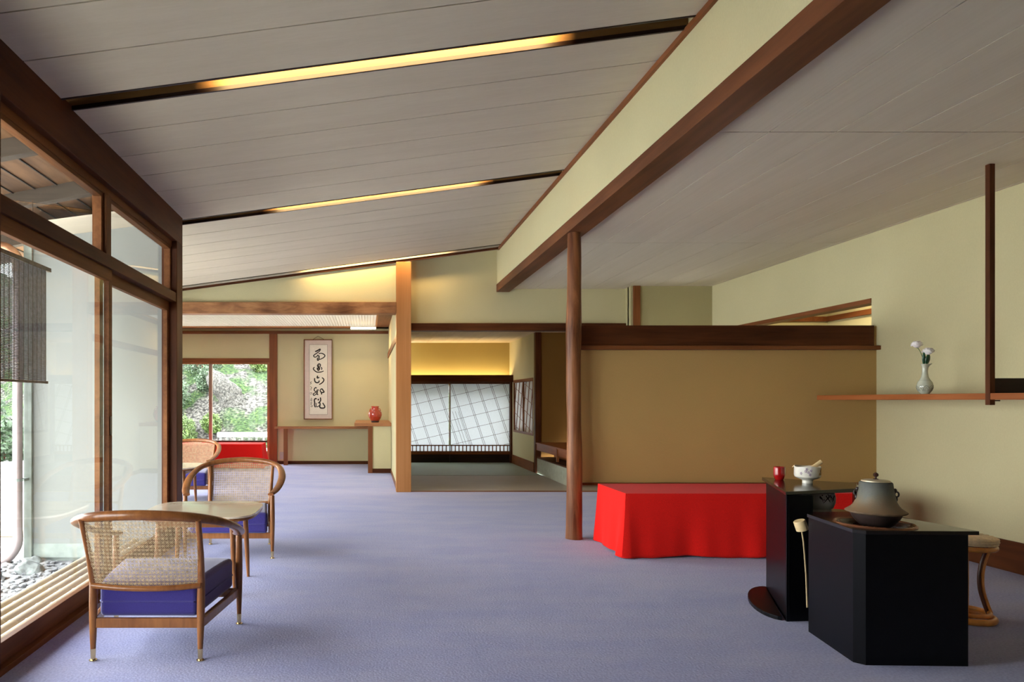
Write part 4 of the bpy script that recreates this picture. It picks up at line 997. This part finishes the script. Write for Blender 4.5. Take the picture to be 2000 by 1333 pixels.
# rattan stool
rs = thing('rattan_stool', 'round rattan stool with pale woven seat at the right, behind the black table', 'stool', (3.285, 3.74, 0)); rs.scale = (.77, .77, 1)
MB().lathe([(.12, .425), (.160, .432), (.168, .445), (.166, .458), (.12, .466), (.0, .468)], n=48).build('seat', 'wicker', rs, smooth=True)
mb = MB()
for z, r_ in ((.452, .169), (.440, .170), (.428, .166)):
    n_ = 72
    pts = [((r_+.0015*((k % 2)*2-1))*math.cos(2*PI*k/n_), (r_+.0015*((k % 2)*2-1))*math.sin(2*PI*k/n_), z) for k in range(n_)]; mb.sweep(pts, (.005, .0055), 6, closed=True)
for k in range(24):
    a = 2*PI*k/24; mb.sweep([(.03*math.cos(a), .03*math.sin(a), .4695), (.155*math.cos(a+.25), .155*math.sin(a+.25), .462)], .0025, 5)
mb.build('woven_band', 'wicker', rs, smooth=True)
mb = MB(); mb.sweep([(.158*math.cos(2*PI*k/48), .158*math.sin(2*PI*k/48), .405) for k in range(48)], (.013, .014), 10, closed=True); mb.build('upper_ring', 'rattan', rs, smooth=True)
mb = MB(); mb.sweep([(.152*math.cos(2*PI*k/48), .152*math.sin(2*PI*k/48), .018) for k in range(48)], (.018, .018), 10, closed=True)
mb.sweep([(.128*math.cos(2*PI*k/48), .128*math.sin(2*PI*k/48), .046) for k in range(48)], (.012, .012), 10, closed=True); mb.build('base_ring', 'rattan', rs, smooth=True)
for k in range(3):
    a = R(-12+120*k); prof = cr([(.145, .40), (.112, .33), (.095, .25), (.098, .17), (.125, .09), (.148, .04)], 5)
    lg = MB().sweep([(r_*math.cos(a), r_*math.sin(a), z) for r_, z in prof], .0125, 9, up=(-math.sin(a), math.cos(a), 0)).build('leg', 'rattan', rs, smooth=True)
    MB().sweep([((r_-.021)*math.cos(a-.04), (r_-.021)*math.sin(a-.04), z) for r_, z in prof], .0105, 9, up=(-math.sin(a), math.cos(a), 0)).build('leg_shade', 'stem_and_leg_shade', lg, smooth=True)  # dark tube stands in for the unlit side of the leg

# ---- lounge: ledge, corner shelf, vase, scroll
lg = thing('wall_ledge', 'long thin wooden ledge under the calligraphy scroll', 'ledge', (-1.72, 12.9, 0))
B('ledge_board', 'shelfX', (.0, 1.95, -.24, -.0, .675, .715), parent=lg, bev=.002)
B('leg', 'redZ', (.17, .245, -.24, -.18, 0, .675), parent=lg, bev=.002)
cs = thing('corner_shelf', 'wooden corner shelf on a plastered base carrying the red vase', 'shelf', (.09, 11.26, 0))
B('shelf_board', 'shelfX', (-.30, .31, .0, 1.6, .775, .832), parent=cs, bev=.003)
B('side_board', 'redZ', (-.075, -.0, .02, .09, 0, .775), parent=cs, bev=.002)
B('plaster_panel', 'wall', (-.01, .305, .04, .12, .07, .775), parent=cs)
B('skirting', 'darkX', (-.01, .305, .03, .12, 0, .075), parent=cs)
st(B('wall_lounge_stub', 'wall', (.085, .40, 11.40, 12.9, 0, .77)))
rv = thing('red_vase', 'round red-glazed vase on the corner shelf beside the scroll', 'vase', (.135, 11.55, .832))
MB().lathe([(.062, 0), (.070, .03), (.100, .075), (.117, .125), (.112, .170), (.085, .205), (.062, .222), (.060, .245), (.070, .272), (.066, .274), (.052, .245)], n=40).build('body', 'redglaze', rv, smooth=True)
MB().lathe([(.063, -.0), (.071, .028), (.0712, .030), (.064, .0)], n=40).build('dark_foot', 'iron_dark', rv, smooth=True)
for a in (R(205), R(-25)):
    d = Vector((math.cos(a), math.sin(a), 0)); MB().sweep([d*.063+Vector((0, 0, .235)), d*.088+Vector((0, 0, .228)), d*.102+Vector((0, 0, .195))], .007, 8).build('handle', 'redglaze', rv, smooth=True)
op = B('socket_plate', 'plate', (-1.65, -1.57, YW-.008, YW, .09, .23), bev=.002); tag(op, 'small grey wall plate below the left end of the ledge', 'wall plate')
# scroll: local x right, z up, in a frame leaning slightly off the wall
scx, scz = -.925, .845
fr = thing('calligraphy_scroll', 'tall framed panel of black brush calligraphy on the lounge back wall', 'calligraphy', (scx, 12.86, scz))
hw, H_ = .268, 1.508
B('frame', 'redZ', (-hw, -hw+.018, -.02, .02, 0, H_), (hw-.010, hw, -.02, .02, 0, H_), (-hw, hw, -.02, .02, 0, .016), (-hw, hw, -.02, .02, H_-.016, H_), parent=fr)
B('mount', 'mount', (-hw+.01, hw-.008, -.008, .012, .012, H_-.012), parent=fr)
def spx(px, py): return ((px-621)*12.85/1333, (820-py)*12.85/1333)
x0, z1 = spx(604, 673.5); x1, z0 = spx(639.8, 810.5)
B('paper', 'paperwhite', (x0, x1, -.0105, -.006, z0, z1), parent=fr)
B('border_line', 'cord', (x0, x0+.004, -.012, -.006, z0, z1), (x1-.004, x1, -.012, -.006, z0, z1), (x0, x1, -.012, -.006, z0, z0+.004), (x0, x1, -.012, -.006, z1-.004, z1), parent=fr)
S1 = [([(370, 238), (450, 205), (520, 165), (570, 135)], 50), ([(575, 150), (530, 225), (440, 290), (350, 350), (315, 390), (345, 440), (410, 432), (475, 370)], 34), ([(500, 315), (590, 298), (670, 320), (735, 385), (690, 455), (600, 505), (535, 535)], 36),
      ([(470, 350), (475, 390), (540, 412)], 40), ([(520, 400), (515, 520), (470, 562), (455, 500), (490, 460)], 38),
      ([(445, 770), (500, 700), (562, 715), (560, 800)], 40), ([(455, 770), (510, 835), (430, 865)], 52), ([(520, 740), (490, 800), (560, 810)], 36), ([(575, 825), (622, 850), (608, 920)], 32), ([(445, 870), (490, 935), (540, 865), (470, 860)], 44),
      ([(350, 815), (303, 870), (345, 935), (430, 995), (540, 1000), (630, 985), (685, 958)], 36), ([(465, 1130), (450, 1215), (528, 1195)], 46)]
S2 = [([(355, 80), (350, 150), (380, 225), (450, 250), (510, 225), (520, 165)], 44), ([(625, 60), (690, 120), (680, 195), (610, 270), (520, 318)], 42),
      ([(430, 465), (390, 430), (340, 490), (350, 555), (410, 585)], 36), ([(515, 530), (440, 528), (450, 600), (445, 690), (490, 680)], 36), ([(480, 570), (380, 620), (298, 672), (330, 722), (400, 680), (445, 635)], 32),
      ([(560, 520), (620, 480), (670, 540), (700, 600), (620, 615), (572, 580), (555, 525)], 42), ([(600, 600), (615, 690)], 44),
      ([(428, 862), (388, 838), (343, 890), (352, 1000), (348, 1090), (382, 1170)], 46), ([(405, 1000), (412, 1120), (450, 1150), (540, 1090)], 30), ([(488, 850), (492, 912)], 52), ([(565, 800), (572, 920), (480, 1015)], 42), ([(535, 955), (555, 1060), (540, 1135), (580, 1190), (700, 1190), (728, 1130), (650, 1000)], 46),
      ([(238, 200), (195, 250), (225, 272), (190, 315)], 16), ([(190, 380), (242, 440), (212, 480), (218, 540)], 16), ([(170, 640), (240, 620), (238, 665), (180, 690)], 13), ([(220, 810), (248, 880), (235, 960)], 18), ([(190, 860), (215, 900), (185, 930)], 13), ([(190, 990), (258, 1000), (205, 1045), (270, 1110), (240, 1150), (200, 1110)], 15)]
mb = MB()
for S, oy in ((S1, 675), (S2, 735)):
    for q, (pts, w_) in enumerate(S):
        cc = cr([spx(596+a/19.04, oy+b_/19.04) for a, b_ in pts], 6); L_ = len(cc); hwid = w_/19.04*12.85/1333/2*1.0
        mb.sweep([(x_, -.0112-.0002*(q % 4), z) for x_, z in cc], [(hwid*(.75+.35*math.sin(PI*(.15+.75*k/(L_-1)))), .0008) for k in range(L_)], 8, up=(0, 1, 0))
mb.build('calligraphy', 'ink', fr)
MB().sweep([(-.10, 0, H_-.005), (0, .015, H_+.065), (.12, 0, H_-.005)], .004, 6).build('hanging_cord', 'cord', fr)
